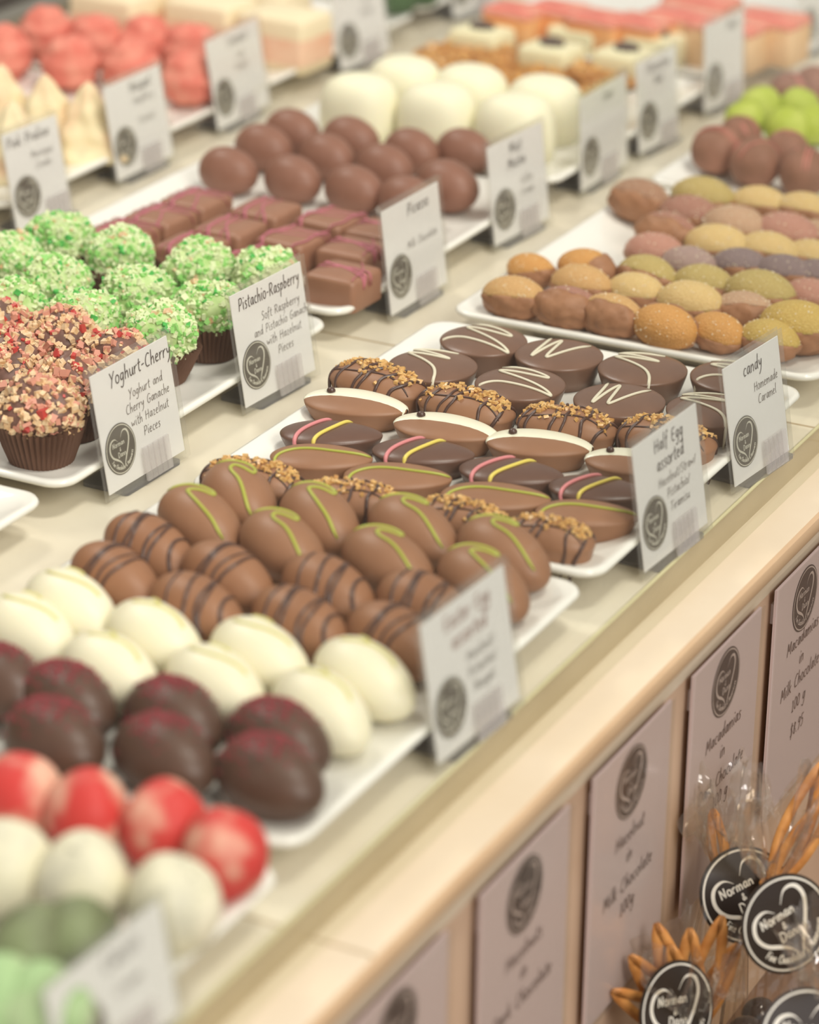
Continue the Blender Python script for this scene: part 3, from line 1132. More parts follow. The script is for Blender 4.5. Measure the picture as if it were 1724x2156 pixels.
def put(key, fn, px, py, zc, rot, label, cat, group, z0=ZP, scale=1.0, tilt=(0, 0)):
    """stand one sweet on its platter; (px,py) is its centre in the photograph, zc the height of that centre above the platter"""
    k = PROTO.get(key)
    if k is None:
        o = fn(); PROTO[key] = o
    else:
        o = copy_tree(k)
    p = at(px, py, z0 + zc)
    o.location = (p.x, p.y, z0 + 0.0003 + (0.0012 if tilt[1] == 9 or tilt[1] == 8 and 'egg' in cat else 0))
    o.rotation_euler = (math.radians(tilt[0]), math.radians(tilt[1]), math.radians(rot))
    o.scale = (scale,) * 3
    tag(o, label, cat, group)
    return o


# half eggs: ends of the outline in the photograph
def half(kind, seed, e0, e1, label, group, L0):
    zt = ZP + .0095
    a, b = at(e0[0], e0[1], zt), at(e1[0], e1[1], zt)
    key = (kind, seed)
    if key not in PROTO: PROTO[key] = make_half(kind, seed); o = PROTO[key]
    else: o = copy_tree(PROTO[key])
    m_ = (a + b) / 2
    o.location = (m_.x, m_.y, ZP + .0003)
    o.rotation_euler.z = math.atan2(b.y - a.y, b.x - a.x)
    L = (b - a).length
    s_ = L / L0
    o.scale = (s_, s_, 1.0)
    tag(o, label, 'chocolate', group)


for i, (a, b) in enumerate([((643, 838), (856, 868)), ((832, 888), (1045, 922)), ((1024, 928), (1247, 948)), ((1232, 965), (1440, 992))]):
    half('capped', 0, a, b, 'milk half egg with white cap and dark dot, %s in its line' % ORD[i], 'white-capped half eggs', .048)
for i, (a, b) in enumerate([((589, 912), (806, 920)), ((783, 948), (1000, 962)), ((967, 985), (1187, 1008)), ((1155, 1022), (1365, 1045))]):
    half('striped', 0, a, b, 'dark half egg with pink and yellow stripes, %s in its line' % ORD[i], 'pink and yellow striped half eggs', .048)
for i, (a, b) in enumerate([((568, 962), (785, 970)), ((723, 1002), (952, 1012)), ((927, 1042), (1160, 1056)), ((1126, 1078), (1345, 1092))]):
    half('limed', 0, a, b, 'milk half egg with one lime green line, %s in its line' % ORD[i], 'lime-lined half eggs', .048)
for i, (a, b) in enumerate([((706, 778), (888, 832)), ((889, 832), (1077, 882)), ((1090, 878), (1298, 912)), ((1303, 900), (1505, 945))]):
    half('nut', i % 3, a, b, 'brittle-topped chocolate with dark drizzle behind the white-capped half eggs, %s' % ORD[i], 'brittle-topped chocolates, back line', .045)
for i, (a, b) in enumerate([((431, 990), (635, 1030)), ((635, 1040), (848, 1068)), ((868, 1075), (1068, 1112)), ((1062, 1112), (1250, 1150))]):
    half('nut', (i + 1) % 3, a, b, 'brittle-topped chocolate between lime-lined half eggs and whole eggs, %s' % ORD[i], 'brittle-topped chocolates, front line', .045)
for i, (x, y, r, lb) in enumerate([(1018, 712, -14, 'back line, leftmost'), (1177, 742, -4, 'back line, second from left'), (1353, 772, -8, 'back line, third from left'), (1548, 788, 0, 'back line, behind the candy card'),
                                   (911, 765, -12, 'front line, leftmost, above the brittle-topped ones'), (1095, 803, -6, 'front line, second from left'), (1304, 838, 0, 'front line, third from left'), (1500, 858, 0, 'front line, left of the candy card')]):
    put(('oval', [0, 2, 1, 0, 1, 0, 2, 1][i]), lambda i=i: make_half('oval', [0, 2, 1, 0, 1, 0, 2, 1][i]), x, y, .0150, r, 'dark oval chocolate with white zigzag, ' + lb, 'chocolate', 'white zigzag ovals')

EGR = -24
lime = [(503, 1052, -38, 'back line, leftmost, touching the brittle-topped chocolate'), (672, 1098, -34, 'back line, second from left'), (868, 1122, -22, 'back line, third from left'), (1057, 1168, -22, 'back line, rightmost'),
        (420, 1102, -26, 'front line, leftmost'), (594, 1155, -28, 'front line, second from left'), (815, 1190, -22, 'front line, third from left'), (1015, 1232, -26, 'front line, rightmost, above the grey card')]
for i, (x, y, r, lb) in enumerate(lime):
    put(('lime_egg', i % 3), lambda i=i: make_egg('lime', i % 3), x, y, .0130, r, 'milk chocolate egg with lime squiggle, ' + lb, 'chocolate egg', 'lime squiggle eggs', tilt=(0, 9))
stripe = [(312, 1158, -24, 'back line, leftmost'), (478, 1220, -26, 'back line, second from left'), (690, 1247, -26, 'back line, third from left'), (893, 1283, -22, 'back line, rightmost'),
          (241, 1222, -28, 'front line, leftmost'), (413, 1287, -24, 'front line, second from left'), (630, 1317, -24, 'front line, third from left'), (830, 1352, -26, 'front line, rightmost, left of the grey card')]
for i, (x, y, r, lb) in enumerate(stripe):
    put(('stripe', i % 3), lambda i=i: make_egg('stripe', i % 3), x, y, .0128, r * .75, 'milk chocolate egg with dark stripes, ' + lb, 'chocolate egg', 'dark striped eggs', tilt=(0, 9))
white = [(148, 1283, -28, 'back line, second from left edge'), (325, 1350, -28, 'back line, third from left edge'), (545, 1388, -26, 'back line, fourth from left edge'), (765, 1432, -28, 'back line, rightmost'),
         (58, 1335, -26, 'cut by the left edge'), (232, 1420, -28, 'front line, leftmost'), (452, 1448, -28, 'front line, middle'), (675, 1500, -34, 'front line, rightmost, above a raspberry egg')]
for i, (x, y, r, lb) in enumerate(white):
    put(('white', i % 2), lambda i=i: make_egg('white', i % 2), x, y, .0132, r * .75, 'cream white chocolate egg, ' + lb, 'chocolate egg', 'white chocolate eggs', tilt=(0, 8))
rasp = [(145, 1478, -22, 'back line, left'), (370, 1512, -22, 'back line, middle'), (590, 1558, -20, 'back line, right'), (-2, 1438, -22, 'cut by the left edge'),
        (118, 1558, -20, 'front line, left'), (350, 1592, -20, 'front line, middle'), (572, 1636, -18, 'front line, right')]
for i, (x, y, r, lb) in enumerate(rasp):
    put(('rasp', i % 2), lambda i=i: make_egg('rasp', i % 2), x, y, .0142, r, 'dark chocolate egg with raspberry crumbs, ' + lb, 'chocolate egg', 'raspberry crumb eggs', scale=1.0)

for i, (x, y, lb) in enumerate([(42, 1685, 'leftmost'), (185, 1722, 'second from left'), (345, 1745, 'third from left'), (472, 1806, 'rightmost')]):
    put(('red', i % 3), lambda i=i: make_ball('red', i), x, y, .0155, 40 * i, 'red and cream coated ball, %s in its line' % lb, 'sweet', 'red balls')
for i, (x, y, lb) in enumerate([(12, 1838, 'leftmost'), (175, 1868, 'middle'), (362, 1915, 'rightmost')]):
    put(('cream', i % 2), lambda i=i: make_ball('cream', i), x, y, .0168, 60 * i, 'cream speckled ball in front of the red balls, ' + lb, 'sweet', 'cream balls')
for i, (x, y, k, lb) in enumerate([(70, 2000, 'green', 'dark green ball below the cream balls, lower left'), (160, 1985, 'green', 'dark green ball behind the blurred front card'),
                                   (0, 2110, 'mint', 'mint green ball cut by the left edge, lower left corner'), (92, 2125, 'mint', 'mint green ball left of the blurred front card')]):
    put((k, 0), lambda k=k: make_ball(k, 1), x, y, .0150, 30 * i, lb, 'sweet', 'green balls')

# jelly fruits
J = [(1083, 627, 'amber', (0, .0, 1), 0, 1.06, 'front line, first at left, jelly half on top'), (1193, 648, 'rust', (.2, 1, .35), 10, 1.05, 'front line, second, showing its walnut back'),
     (1288, 664, 'amber', (0, 1, .8), -10, 1.05, 'front line, third, chocolate side forward'), (1400, 688, 'orange', (.35, -1, .35), -14, 1.08, 'front line, fourth, orange face forward'),
     (1510, 700, 'orange', (.35, -.4, 1), -18, .95, 'front line, fifth, behind the candy card corner'), (1620, 716, 'gold', (.1, -.2, 1), -12, .98, 'front line, right of the candy card'),
     (1225, 602, 'amber', (0, -.2, 1), -8, 1.05, 'behind the walnut-backed one'), (1340, 617, 'yellow', (0, -.3, 1), -8, 1.0, 'second line, pale yellow above third'),
     (1455, 640, 'yellow', (0, -.4, 1), -6, 1.12, 'second line, large pale yellow'), (1568, 658, 'tan', (-.3, .5, 1), -6, 1.02, 'second line, with dark chocolate rim'),
     (1682, 688, 'gold', (0, -.3, 1), -6, 1.25, 'large gold at right edge'), (1118, 570, 'orange', (-.3, -.3, 1), -12, .86, 'back left corner, small orange'),
     (1235, 566, 'orange', (-1, 0, .6), -6, 1.0, 'behind the amber one, chocolate half at right'), (1362, 582, 'olive', (.1, .3, 1), -16, 1.06, 'olive yellow with dark rim, centre'),
     (1482, 600, 'olive', (0, -.2, 1), -4, 1.02, 'dull olive, centre'), (1600, 618, 'olive', (0, -.3, 1), -4, 1.16, 'dull olive, right of centre'), (1706, 625, 'pink', (0, -.3, 1), -4, .9, 'pinkish, right edge, above the large gold'),
     (1379, 532, 'pink', (0, -.3, 1), 0, 1.02, 'salmon pink, left side'), (1450, 558, 'mauve', (0, -.4, 1), 0, .95, 'greyish mauve, sugar dusted'), (1560, 563, 'purple', (-.1, -.1, 1), 0, .98, 'purple, fourth line'),
     (1650, 578, 'purple', (0, -.1, 1), 0, 1.0, 'purple, near the right edge'), (1720, 584, 'purple', (0, -.1, 1), 0, .9, 'purple, cut by right edge'), (1512, 520, 'yellow', (0, -.3, 1), -4, 1.16, 'large pale yellow, fifth line'),
     (1617, 534, 'yellow', (.1, 0, 1), -6, 1.12, 'pale yellow with thin rim, fifth line'), (1708, 546, 'yellow', (.1, 0, 1), -6, 1.0, 'pale yellow, fifth line at right edge'), (1403, 492, 'rust', (0, 1, .4), -10, 1.12, 'brown, left of the large pale yellow'),
     (1548, 480, 'tan', (0, -.3, 1), -8, 1.18, 'pale tan, sixth line'), (1655, 494, 'pink', (0, -.3, 1), -6, 1.16, 'dusky pink, sixth line'), (1452, 455, 'rust', (0, -.2, 1), -8, 1.1, 'reddish brown, seventh line'),
     (1347, 422, 'brown', (.1, .4, 1), -14, 1.16, 'all brown, standing apart at the far left corner'), (1480, 418, 'olive', (0, -.3, 1), -6, 1.18, 'olive, far line'), (1600, 434, 'yellow', (0, -.1, 1), -6, 1.08, 'pale yellow, far line'),
     (1693, 448, 'yellow', (.1, .1, 1), -6, 1.1, 'pale yellow with rim, far line, right edge'), (1722, 500, 'tan', (0, -.3, 1), 0, .9, 'tan, cut by right edge')]
CN = {'amber': 'amber', 'rust': 'rust brown', 'orange': 'orange', 'gold': 'gold', 'yellow': 'yellow', 'tan': 'tan', 'olive': 'olive', 'pink': 'pink', 'mauve': 'mauve', 'purple': 'purple', 'brown': 'brown'}
for i, (x, y, c, n, r, s_, lb) in enumerate(J):
    put(('jelly', c, n), lambda c=c, n=n, i=i: make_jelly(c, n, i), x, y, .0110 * s_, r, 'sugared jelly fruit: ' + lb, 'jelly sweet', 'sugared jelly fruits', scale=s_)

# truffles at the right edge
for i, (x, y, k, lb) in enumerate([(1508, 322, 'rosy', 'rosy brown truffle, leftmost at the right edge tray'), (1590, 348, 'rosy', 'rosy brown truffle, second in the near line'), (1692, 368, 'rosy', 'rosy brown truffle in the near line, cut by the right edge'),
                                   (1558, 288, 'rosy', 'rosy brown truffle tucked behind the leftmost one'), (1655, 318, 'rosy', 'rosy brown truffle behind the second and third'),
                                   (1600, 222, 'lime', 'lime green truffle, far line, left'), (1570, 252, 'lime', 'lime green truffle, near line, leftmost'), (1655, 268, 'lime', 'lime green truffle, near line, middle'), (1712, 262, 'lime', 'lime green truffle, near line, right edge'), (1682, 225, 'lime', 'lime green truffle, far line, right'),
                                   (1662, 196, 'rosy', 'small brown truffle behind the lime truffles'), (1712, 180, 'rosy', 'brown truffle at the right edge above the lime truffles')]):
    put((k, i % 2), lambda k=k, i=i: make_ball(k, i), x, y, .0135, 50 * i, lb, 'truffle', 'truffles at the right edge', scale=1.08 if k == 'rosy' and i < 3 else .95)

# pistachio and cherry cups
for i, (x, y, lb, tl) in enumerate([(125, 505, 'far line, left', (0, 0)), (255, 535, 'far line, second from left', (0, 0)), (420, 562, 'far line, behind the pistachio card', (0, 0)), (560, 582, 'far line, peeking over the pistachio card', (0, 0)),
                                    (18, 545, 'cut by left edge, far', (0, 0)), (115, 595, 'middle line, left', (0, 0)), (290, 620, 'middle line, centre', (0, 0)), (440, 648, 'middle line, touching the pistachio card', (0, 0)),
                                    (22, 645, 'cut by left edge, near', (0, 0)), (175, 672, 'near line, centre', (0, 0)), (326, 698, 'near line, tilted, behind the cherry card', (0, 0))]):
    put(('pist', i % 3), lambda i=i: make_cup('pistachio', i), x, y, .0250, 40 * i, 'green pistachio truffle in brown paper cup, ' + lb, 'truffle', 'pistachio truffles', tilt=(0, 8) if i == 10 else (0, 0), scale=.98)
for i, (x, y, lb, tl) in enumerate([(84, 868, 'nearest, in full view', (0, 0)), (22, 770, 'cut by the left edge, behind the nearest', (0, 0)), (150, 812, 'right behind the nearest, beside the card', (0, 0)), (128, 712, 'far line, tilted with orange-brown cup', (0, 0)),
                                    (243, 762, 'peeking over the cherry card', (0, 0)), (-6, 700, 'far line, cut by the left edge', (0, 0))]):
    put(('yog', i % 3), lambda i=i: make_cup('cherry', 30 + i), x, y, .0240, 70 * i, 'nut and cherry coated truffle in brown cup, ' + lb, 'truffle', 'cherry truffles', scale=1.04 if i == 0 else 1.0)

# squares and plain eggs
SQ = [(413, 412, 'back row, first from left'), (560, 432, 'back row, second from left'), (698, 452, 'back row, third from left'), (802, 475, 'back row, behind the card edge'),
      (338, 446, 'second row, first from left'), (484, 470, 'second row, second from left'), (618, 492, 'second row, third from left'), (745, 514, 'second row, fourth from left'),
      (258, 478, 'front row, first from left'), (404, 506, 'front row, second from left'), (545, 535, 'front row, third from left'), (722, 566, 'front row, rightmost and nearest')]
for i, (x, y, lb) in enumerate(SQ):
    put(('sq', i % 4), lambda i=i: make_square(i), x, y, .0180, [0, 3, -2, 2][i % 4] - 4, 'square milk chocolate with magenta threads, ' + lb, 'chocolate', 'pink-threaded squares')
ME = [(617, 280, 'fourth line, left'), (740, 296, 'fourth line, middle'), (868, 322, 'fourth line, third'), (980, 322, 'fourth line, right, beside the card'), (557, 313, 'third line, left'), (690, 333, 'third line, middle'), (812, 356, 'third line, right'),
      (483, 362, 'near line, leftmost'), (619, 380, 'near line, second'), (748, 402, 'near line, third'), (862, 425, 'near line, fourth'), (944, 398, 'large, right, behind the card')]
for i, (x, y, lb) in enumerate(ME):
    put(('plain', 0), lambda: make_egg('plain', 0), x, y, .0132, [-16, -10, -20][i % 3], 'plain rosy brown chocolate egg, ' + lb, 'chocolate egg', 'plain brown eggs', scale=1.0 if i < 11 else 1.08)

# white domes, florentines, bonbons, fruit slices
for i, (x, y, lb) in enumerate([(757, 228, 'front, leftmost'), (920, 248, 'front, middle'), (1085, 272, 'front, right'), (852, 190, 'back, left'), (990, 208, 'back, middle'), (1146, 232, 'back, right, beside the card')]):
    put(('mousse', 0), lambda: make_block('mousse', 0), x, y, .0180, -6, 'creamy white mousse dome, ' + lb, 'sweet', 'white mousse domes', scale=1.10)
for i, (x, y, lb) in enumerate([(945, 118, 'far line, left'), (1062, 130, 'far line, second'), (1180, 152, 'far line, third'), (1268, 158, 'far line, right, beside the card'), (868, 152, 'near line, left edge'), (1000, 165, 'near line, behind the domes'), (1125, 186, 'near line, third'), (1225, 198, 'near line, right')]):
    put(('flor', i % 2), lambda i=i: make_florentine(i), x, y, .0060, 30 * i, 'golden brown florentine biscuit, ' + lb, 'biscuit', 'florentines', scale=1.16, tilt=(6, 4 if i % 2 else -4))
for i, (x, y, lb) in enumerate([(1015, 58, 'leftmost'), (1222, 52, 'far line, middle'), (1162, 93, 'near line, middle'), (1381, 72, 'far line, right'), (1319, 104, 'near line, right')]):
    put(('bonbon', 0), lambda: make_block('bonbon', 0), x, y, .0205, -5, 'white bonbon with a dark bean on top, ' + lb, 'sweet', 'white bonbons')
for i, (x, y, k, lb) in enumerate([(1085, 18, 'orange', 'leftmost, orange side showing'), (1175, 15, 'orange', 'second from left'), (1262, 34, 'orange', 'third from left'), (1350, 42, 'orange', 'fourth from left'), (1440, 32, 'beige', 'behind the cards'),
                                   (1535, 52, 'beige', 'large beige, second from right'), (1620, 38, 'beige', 'large beige, rightmost'), (1478, 2, 'beige', 'top edge, partly out of view')]):
    put((k, 0), lambda k=k: make_block(k, 0), x, y, .0280, -5, 'fruit slice with pink top, ' + lb, 'sweet', 'orange and pink fruit slices')

# third row
for i, (x, y, lb) in enumerate([(98, 78, 'back line, leftmost'), (202, 92, 'back line, second'), (308, 98, 'back line, third'), (402, 112, 'back line, right, by the card'), (8, 118, 'cut by the left edge'), (150, 138, 'front line, left'), (278, 150, 'front line, middle'), (402, 172, 'front line, right, by the card')]):
    put(('coco', i % 2), lambda i=i: make_ball('coconut', i), x, y, .0165, 50 * i, 'salmon pink coconut ball, ' + lb, 'sweet', 'pink coconut balls', scale=1.06)
for i, (x, y, lb) in enumerate([(98, 232, 'middle'), (188, 248, 'right, beside a card'), (5, 210, 'far left'), (30, 290, 'near, behind the left card')]):
    put(('mer', i % 2), lambda i=i: make_meringue(i), x, y, .0230, 60 * i, 'cream meringue cone with pink marbling, ' + lb, 'sweet', 'marbled meringues', scale=.86)
for i, (x, y, lb) in enumerate([(245, 20, 'leftmost'), (445, 35, 'second from left'), (600, 62, 'near right'), (385, 8, 'behind the second'), (560, 10, 'top edge, right')]):
    put(('nougat', 0), lambda: make_block('nougat', 0), x, y, .0240, -4, 'tall cream and pink nougat block, ' + lb, 'sweet', 'nougat blocks')
for i, (x, y) in enumerate([(835, -6), (885, -22)]):
    put(('leaf', 0), lambda: make_ball('leaf', 0), x, y, .0145, 30, 'dark green sweet at the top edge, ' + ('left' if i == 0 else 'right'), 'sweet', 'dark green sweets')


# ---------------------------------------------------------------- standing cards
def make_card(bx, by, ang, title, lines, label, lean=9, wcard=.066, hcard=.062, tcol='ink_dark', logo_x=.0155, logo_z=.0205, tx=.040, tsize=.0039, lsize=.0027, lx=.0415, ly=.040, dy=.0066, flip_base=False):
    t = empty('price_card', label, 'card', 'standing cards in clear holders')
    t.location = (bx, by, .0004)
    t.rotation_euler.z = math.radians(90 - ang)
    tl = math.tan(math.radians(lean))

    def fn(x, y, d=0.0):
        return (x, y * tl - d, y * math.cos(math.radians(lean)) + .0015)

    def sheet(x0, x1, z0, z1, d0, d1):
        v = [fn(x0, z0, d0), fn(x1, z0, d0), fn(x1, z1, d0), fn(x0, z1, d0), fn(x0, z0, d1), fn(x1, z0, d1), fn(x1, z1, d1), fn(x0, z1, d1)]
        return v, [(0, 1, 2, 3), (7, 6, 5, 4), (1, 0, 4, 5), (2, 1, 5, 6), (3, 2, 6, 7), (0, 3, 7, 4)]
    mb = MB(); mb.add(*sheet(.002, wcard - .0025, .0030, hcard - .0035, .0, -.0005)); p = mb.build('paper', 'card_paper', t, False)
    mb = MB(); mb.add(*sheet(0, wcard, 0, hcard, .0012, .0009)); mb.add(*sheet(0, wcard, 0, hcard, -.0011, -.0014))
    mb.build('clear_sleeve', 'sleeve_film', t, False)
    # holder: foot plate reaching back, and the clip in front
    mb = MB(); mb.add(*rings([rrect(.0225, .0125, .002, 0), rrect(.0225, .0125, .002, .0018)]))
    mb.v = [(x + .036, y + .0115, z) for x, y, z in mb.v]
    mb.build('holder_foot', 'acrylic', t, False)
    mb = MB()
    for k in range(5):
        x0 = .0285 + k * .0042
        mb.add(*sheet(x0, x0 + .0038, .0008, .0165, .0030, .0020))
    mb.build('holder_clip', 'clip_acrylic', t, False)
    f1 = lambda x, y: fn(x, y, 2.5e-4)
    if title:
        mb = MB()
        n = len(title)
        for k, s_ in enumerate(title):
            write(mb, s_, tx, hcard - .0125 - k * .0085, tsize, f1, .00058, fit=wcard * .80)
        mb.build('title_lettering', tcol, p, False)
    if lines:
        mb = MB()
        for k, s_ in enumerate(lines):
            write(mb, s_, lx, ly - k * dy, lsize, f1, .00033, fit=wcard * .74)
        mb.build('description_lettering', 'ink_grey', p, False)
    logo(p, logo_x, logo_z, .0118, fn, 'logo_grey', 'logo_pale')
    return t


CARDS = [
 ((228, 1055), 1.4, ['Yoghurt-Cherry'], ['Yoghurt and', 'Cherry Ganache', 'with Hazelnut', 'Pieces'], 'standing card titled Yoghurt-Cherry in clear sleeve, in front of the cherry truffles', {}),
 ((515, 870), 3.5, ['Pistachio-Raspberry'], ['Soft Raspberry', 'and Pistachio Ganache', 'with Hazelnut', 'Pieces'], 'standing card titled Pistachio-Raspberry beside the green pistachio truffles', dict(tx=.034)),
 ((822, 675), 1.0, ['Picasso'], ['Milk Chocolate'], 'standing card titled Picasso beside the pink-threaded squares', dict(ly=.032, lean=7)),
 ((1028, 525), 4.0, ['Mint', 'Mocha'], ['Coffee', 'Cream'], 'standing card with two-line title beside the plain brown eggs', dict(ly=.030, lean=7, tx=.032)),
 ((1535, 1035), 6.0, ['candy'], ['Homemade', 'Caramel'], 'standing card reading candy, Homemade Caramel, by the zigzag ovals', dict(lean=10, wcard=.058, tx=.029, lx=.040, ly=.040)),
 ((1355, 1218), 3.1, ['Half Egg', 'assorted'], ['Hazelnut/Straw/', 'Pistachio/', 'Tiramisu'], 'standing card reading Half Egg assorted, left of the candy card', dict(tx=.035, ly=.0335, lx=.040, lean=9, tsize=.0038)),
 ((920, 1625), 2.7, ['Easter Egg', 'assorted'], ['Hazelnut/', 'Pistachio/', 'Nougat'], 'blurred standing card with reddish writing in front of the striped eggs', dict(tcol='ink_red', tx=.035, ly=.0325, wcard=.068)),
 ((35, 500), 3.4, ['Pink Praline'], ['Meringue', 'Cream'], 'blurred standing card at left edge above the pistachio truffles', dict(wcard=.054, tx=.024, lx=.034)),
 ((247, 390), 0.0, ['Nougat'], ['Raspberry', 'Coconut'], 'blurred standing card in front of the marbled meringues', dict(ly=.042, dy=.012)),
 ((445, 280), -2.0, ['Coconut'], ['Soft', 'Nougat'], 'blurred standing card in front of the pink coconut balls', dict(wcard=.072)),
 ((1222, 412), 0.0, ['Coco'], [], 'blurred standing card in front of the white mousse domes, left of two', dict(wcard=.070, lean=3)),
 ((1340, 332), 4.0, ['Florentine', 'Nut'], [], 'blurred standing card in front of the florentines, right of the dome card', dict(wcard=.056, tx=.030, lean=5)),
 ((1447, 240), 5.0, ['Mint'], [], 'blurred standing card in front of the orange and pink fruit slices', dict(wcard=.058, lean=3)),
 ((705, 155), 3.5, ['Rose'], ['Soft', 'Nougat'], 'blurred standing card at the top edge, beside the nougat blocks', dict(tx=.020)),
 ((955, 45), 3.5, ['Mint'], [], 'blurred standing card at the top edge, left of the orange fruit slices', {}),
 ((1692, 122), 3.5, ['Mango'], [], 'blurred standing card at the top right edge', {}),
]
for (px, py), ang, ti, ln, lb, kw in CARDS:
    q = at(px, py, .003)
    q.x = max(q.x, min((-0.4400, -0.6840, -0.9320), key=lambda e: abs(e - q.x)))
    make_card(q.x, q.y, ang, ti, ln, lb, **kw)
# the very blurred front card: its upper far corner shows at (325,1900)
q = Vector((-0.4385, 0.626, 0))
make_card(q.x, q.y, 2.0, ['Cassis'], ['Cream'], hcard=.047, ly=.024, label='very blurred grey card in the lower left corner in front of the balls')


# ---------------------------------------------------------------- signs on the counter front
def make_sign(y0, lines, label):
    t = empty('front_sign', label, 'sign', 'signs on the counter front')
    xf = -0.4150
    t.location = (xf, y0, -0.0392)
    t.rotation_euler.z = math.radians(90)
    w_, h_ = .079, .120

    def fn(x, y, d=0.0):
        return (x, -d, y - h_)
    mb = MB(); mb.add(*box(0, w_, 0, .0012, -h_, 0)); p = mb.build('paper', 'sign_paper', t, False)
    mb = MB(); mb.add(*box(.006, .012, .0012, .0052, -.02, -.01)); mb.add(*box(w_ - .012, w_ - .006, .0012, .0052, -.02, -.01)); mb.build('mounting_pad', 'card_paper', t, False)
    mb = MB(); mb.add(*box(-.0008, w_ + .0008, -.0014, -.0008, -h_ - .0008, .0008)); mb.build('clear_cover', 'sign_cover', t, False)
    logo(p, .0385, h_ - .0195, .0162, fn, 'sign_logo', 'sign_pale')
    mb = MB()
    f1 = lambda x, y: fn(x, y, 3e-4)
    for s_, z in lines:
        write(mb, s_, .0395, h_ + z + .040, .0042, f1, .00062, fit=.068)
    mb.build('lettering', 'sign_ink', p, False)


for y0, ln, lb in [(.760, [('Almonds', -.087), ('in', -.097), ('Milk Chocolate', -.109)], 'blurred white sign low on counter front, nearest and leftmost'),
                   (.866, [('Hazelnuts', -.087), ('in', -.097), ('Dark Chocolate', -.109)], 'very blurred oval-badged sign on counter front, second from left'),
                   (.968, [('Hazelnut', -.087), ('in', -.097), ('Milk Chocolate', -.110), ('100g', -.121)], 'sign on counter front reading Hazelnut in Milk Chocolate, third from left'),
                   (1.071, [('Macadamias', -.087), ('in', -.097), ('Dark Chocolate', -.110), ('100 g', -.120)], 'sign on counter front reading Macadamias in Dark Chocolate 100 g'),
                   (1.169, [('Macadamias', -.082), ('in', -.093), ('Milk Chocolate', -.104), ('100 g', -.116), ('$8.95', -.130)], 'sign on counter front reading Macadamias in Milk Chocolate 100 g $8.95'),
                   (1.273, [('Almonds', -.082), ('in', -.093)], 'sign on counter front cut by the right edge')][:5]:
    make_sign(y0, ln, lb)


# ---------------------------------------------------------------- cellophane bags with raffia and round tags
def make_bag(neck, label, seed, tagpos=None, tagrot=0, raff=(), size=.80, nrm=(.62, -.62, .50), wr=.0021):
    rnd = random.Random(seed)
    t = empty('sweet_bag', label, 'bag', 'cellophane bags of chocolate nuts')
    zb = -0.2615
    t.location = (neck.x, neck.y, zb)
    hN = neck.z - zb
    rs = []
    prof = [(.020, .0006), (.032, .002), (.036, .015), (.037, hN * .40), (.033, hN * .66), (.022, hN * .86), (.009, hN * .97), (.0055, hN), (.009, hN + .006), (.018, hN + .015), (.028, hN + .026), (.036, hN + .038), (.040, hN + .042)]
    for k, (r_, z) in enumerate(prof):
        ring = []
        fl = max(0, (k - 4)) / 8.0
        for j in range(72):
            a = 2 * math.pi * j / 72
            q = 1 + (.05 + .26 * fl) * math.sin(a * 9 + seed + k * .25) + (.03 + .10 * fl) * math.sin(a * 23 + 2 * seed)
            zz = z + (.010 * math.sin(a * 4 + seed) + .005 * math.sin(a * 11)) * (1 if k > 10 else 0)
            ring.append((r_ * q * math.cos(a) * size * .68, r_ * q * math.sin(a) * size, zz))
        rs.append(ring)
    v, f = rings(rs, True, False)
    mb = MB(); mb.add(v, f); mb.build('cellophane_wrap', 'cellophane', t, True, 40)
    mb = MB()
    for k in range(3):
        rr = .0066 * size
        pts = [(rr * math.cos(a), rr * math.sin(a), hN + (k - 1) * .0016) for a in np.linspace(0, 2 * math.pi, 24)]
        tube(mb, pts, .0010, smooth=0)
    tie = mb.build('raffia_tie', 'raffia', t)
    for (dx, dy, dz, L) in raff:
        mb = MB()
        d = Vector((dx, dy, dz)).normalized()
        side = d.cross(Vector((FWD[0], FWD[1], FWD[2]))).normalized()
        for s_ in (-1, 1):
            pts = [Vector((0, 0, hN)) + d * (L * q) + side * (s_ * L * .09 * math.sin(math.pi * q ** .8)) for q in np.linspace(0, 1, 12)]
            # flat ribbon strand
            vv = []
            nn = d.cross(side)
            for i, p in enumerate(pts):
                wd_ = wr * (1.0 if i < 11 else .5)
                c_ = side * wd_
                vv += [p - c_ + nn * .0003, p + c_ + nn * .0003, p + c_ - nn * .0003, p - c_ - nn * .0003]
            ff = []
            for i in range(11):
                b_ = 4 * i
                for k in range(4):
                    ff.append((b_ + k, b_ + (k + 1) % 4, b_ + 4 + (k + 1) % 4, b_ + 4 + k))
            ff += [(3, 2, 1, 0), (44, 45, 46, 47)]
            mb.add(vv, ff)
        mb.build('raffia_loop', 'raffia', tie)
    if tagpos is not None:
        c = tagpos - Vector((neck.x, neck.y, zb))
        # tag plane facing customer side and slightly up
        nrm = Vector(nrm).normalized()
        xr = Vector((0, 0, 1)).cross(nrm).normalized()
        yu = nrm.cross(xr)
        ca, sa = math.cos(math.radians(tagrot)), math.sin(math.radians(tagrot))
        X_, Y_ = xr * ca + yu * sa, -xr * sa + yu * ca

        def fn(x, y, d=0.0):
            return tuple(c + X_ * x + Y_ * y + nrm * d)
        mb = MB()
        R_ = .0215
        a_ = [fn(x, y, 0) for x, y in disc_pts(0, 0, R_)]; b_ = [fn(x, y, -.0006) for x, y in disc_pts(0, 0, R_)]
        mb.add(*rings([b_, a_])); bd = mb.build('round_tag', 'tag_black', t, False)
        logo(bd, 0, 0, R_ * .985, fn, 'tag_black', 'logo_pale', 'printed_badge')
    return t


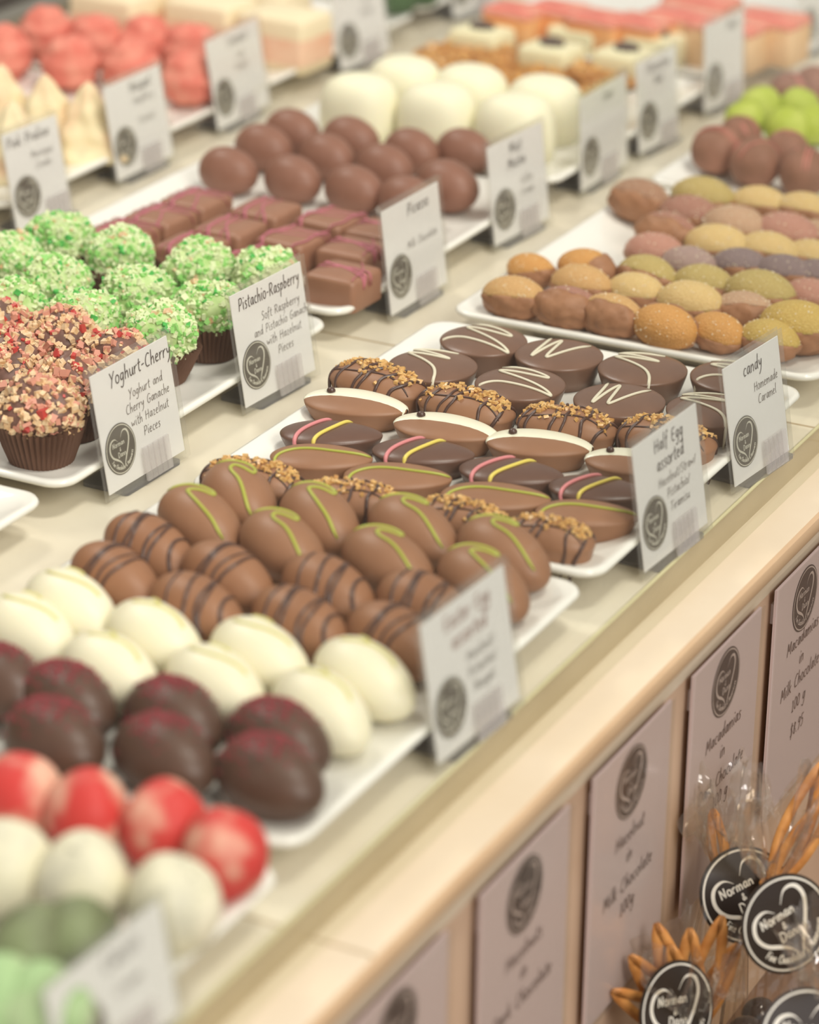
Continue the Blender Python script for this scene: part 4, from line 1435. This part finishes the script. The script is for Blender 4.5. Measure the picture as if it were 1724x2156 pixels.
def nuts(neck, lb, n, seed):
    rnd = random.Random(seed)
    zb = -0.2615
    lay = 0
    k = 0
    for layer in range(4):
        m_ = 6 if layer < 3 else 4
        for j in range(m_):
            if k >= n: return
            a = 2 * math.pi * (j + .5 * (layer % 2)) / m_
            r_ = .0165 if layer < 3 else .0115
            key = ('bag_nut', k % 2)
            if key not in PROTO:
                t = empty('chocolate_coated_nut')
                v, f = sphere(.0083, 14, 18, lambda d: 1 + .05 * math.sin(d.x * 3 + k))
                mb = MB(); mb.add(v, f); mb.build('coating', 'nut_dark', t)
                PROTO[key] = t; o = t
            else: o = copy_tree(PROTO[key])
            o.location = (neck.x + r_ * .6 * math.cos(a), neck.y + r_ * math.sin(a), zb + .0110 + layer * .0155)
            tag(o, 'glossy dark chocolate coated nut inside ' + lb, 'chocolate nut', 'dark nuts inside ' + lb)
            k += 1


n2 = at_depth(1625, 1868, 1.300)
n1 = at_depth(1452, 2175, 1.290)
n3 = at_depth(1520, 1845, 1.322)
n4 = at_depth(1760, 2130, 1.250)
make_bag(n2, 'cellophane bag tied with orange raffia, black heart tag in front, right edge', 3, at_depth(1655, 1945, 1.262), 20, [(.15, .45, .8, .060), (.35, .45, .8, .052), (.1, .6, .8, .056)], nrm=(.70, -.58, .30), wr=.0021, size=.72)
make_bag(n1, 'cellophane bag with raffia straps and black heart tag at the bottom edge', 5, at_depth(1425, 2128, 1.268), -12, [(-.05, .0, 1, .052), (.15, .15, 1, .058), (-.35, -.40, .8, .055), (-.2, -.12, 1, .046), (-.5, -.7, .7, .052), (.3, .4, .9, .045), (-.3, -.1, 1, .056)], nrm=(.86, -.34, .30), wr=.0023, size=.70)
make_bag(n3, 'cellophane bag with half-hidden heart tag behind the right front bag', 8, at_depth(1570, 1885, 1.305), 18, [(-.3, .3, .8, .03)], size=.55)
make_bag(n4, 'cellophane bag cut by the right edge in the bottom right corner', 11, at_depth(1700, 2190, 1.22), -10, [(-.2, .1, 1, .03)])
nuts(n2, 'the right bag', 22, 1)
nuts(n1, 'the bottom bag', 18, 2)
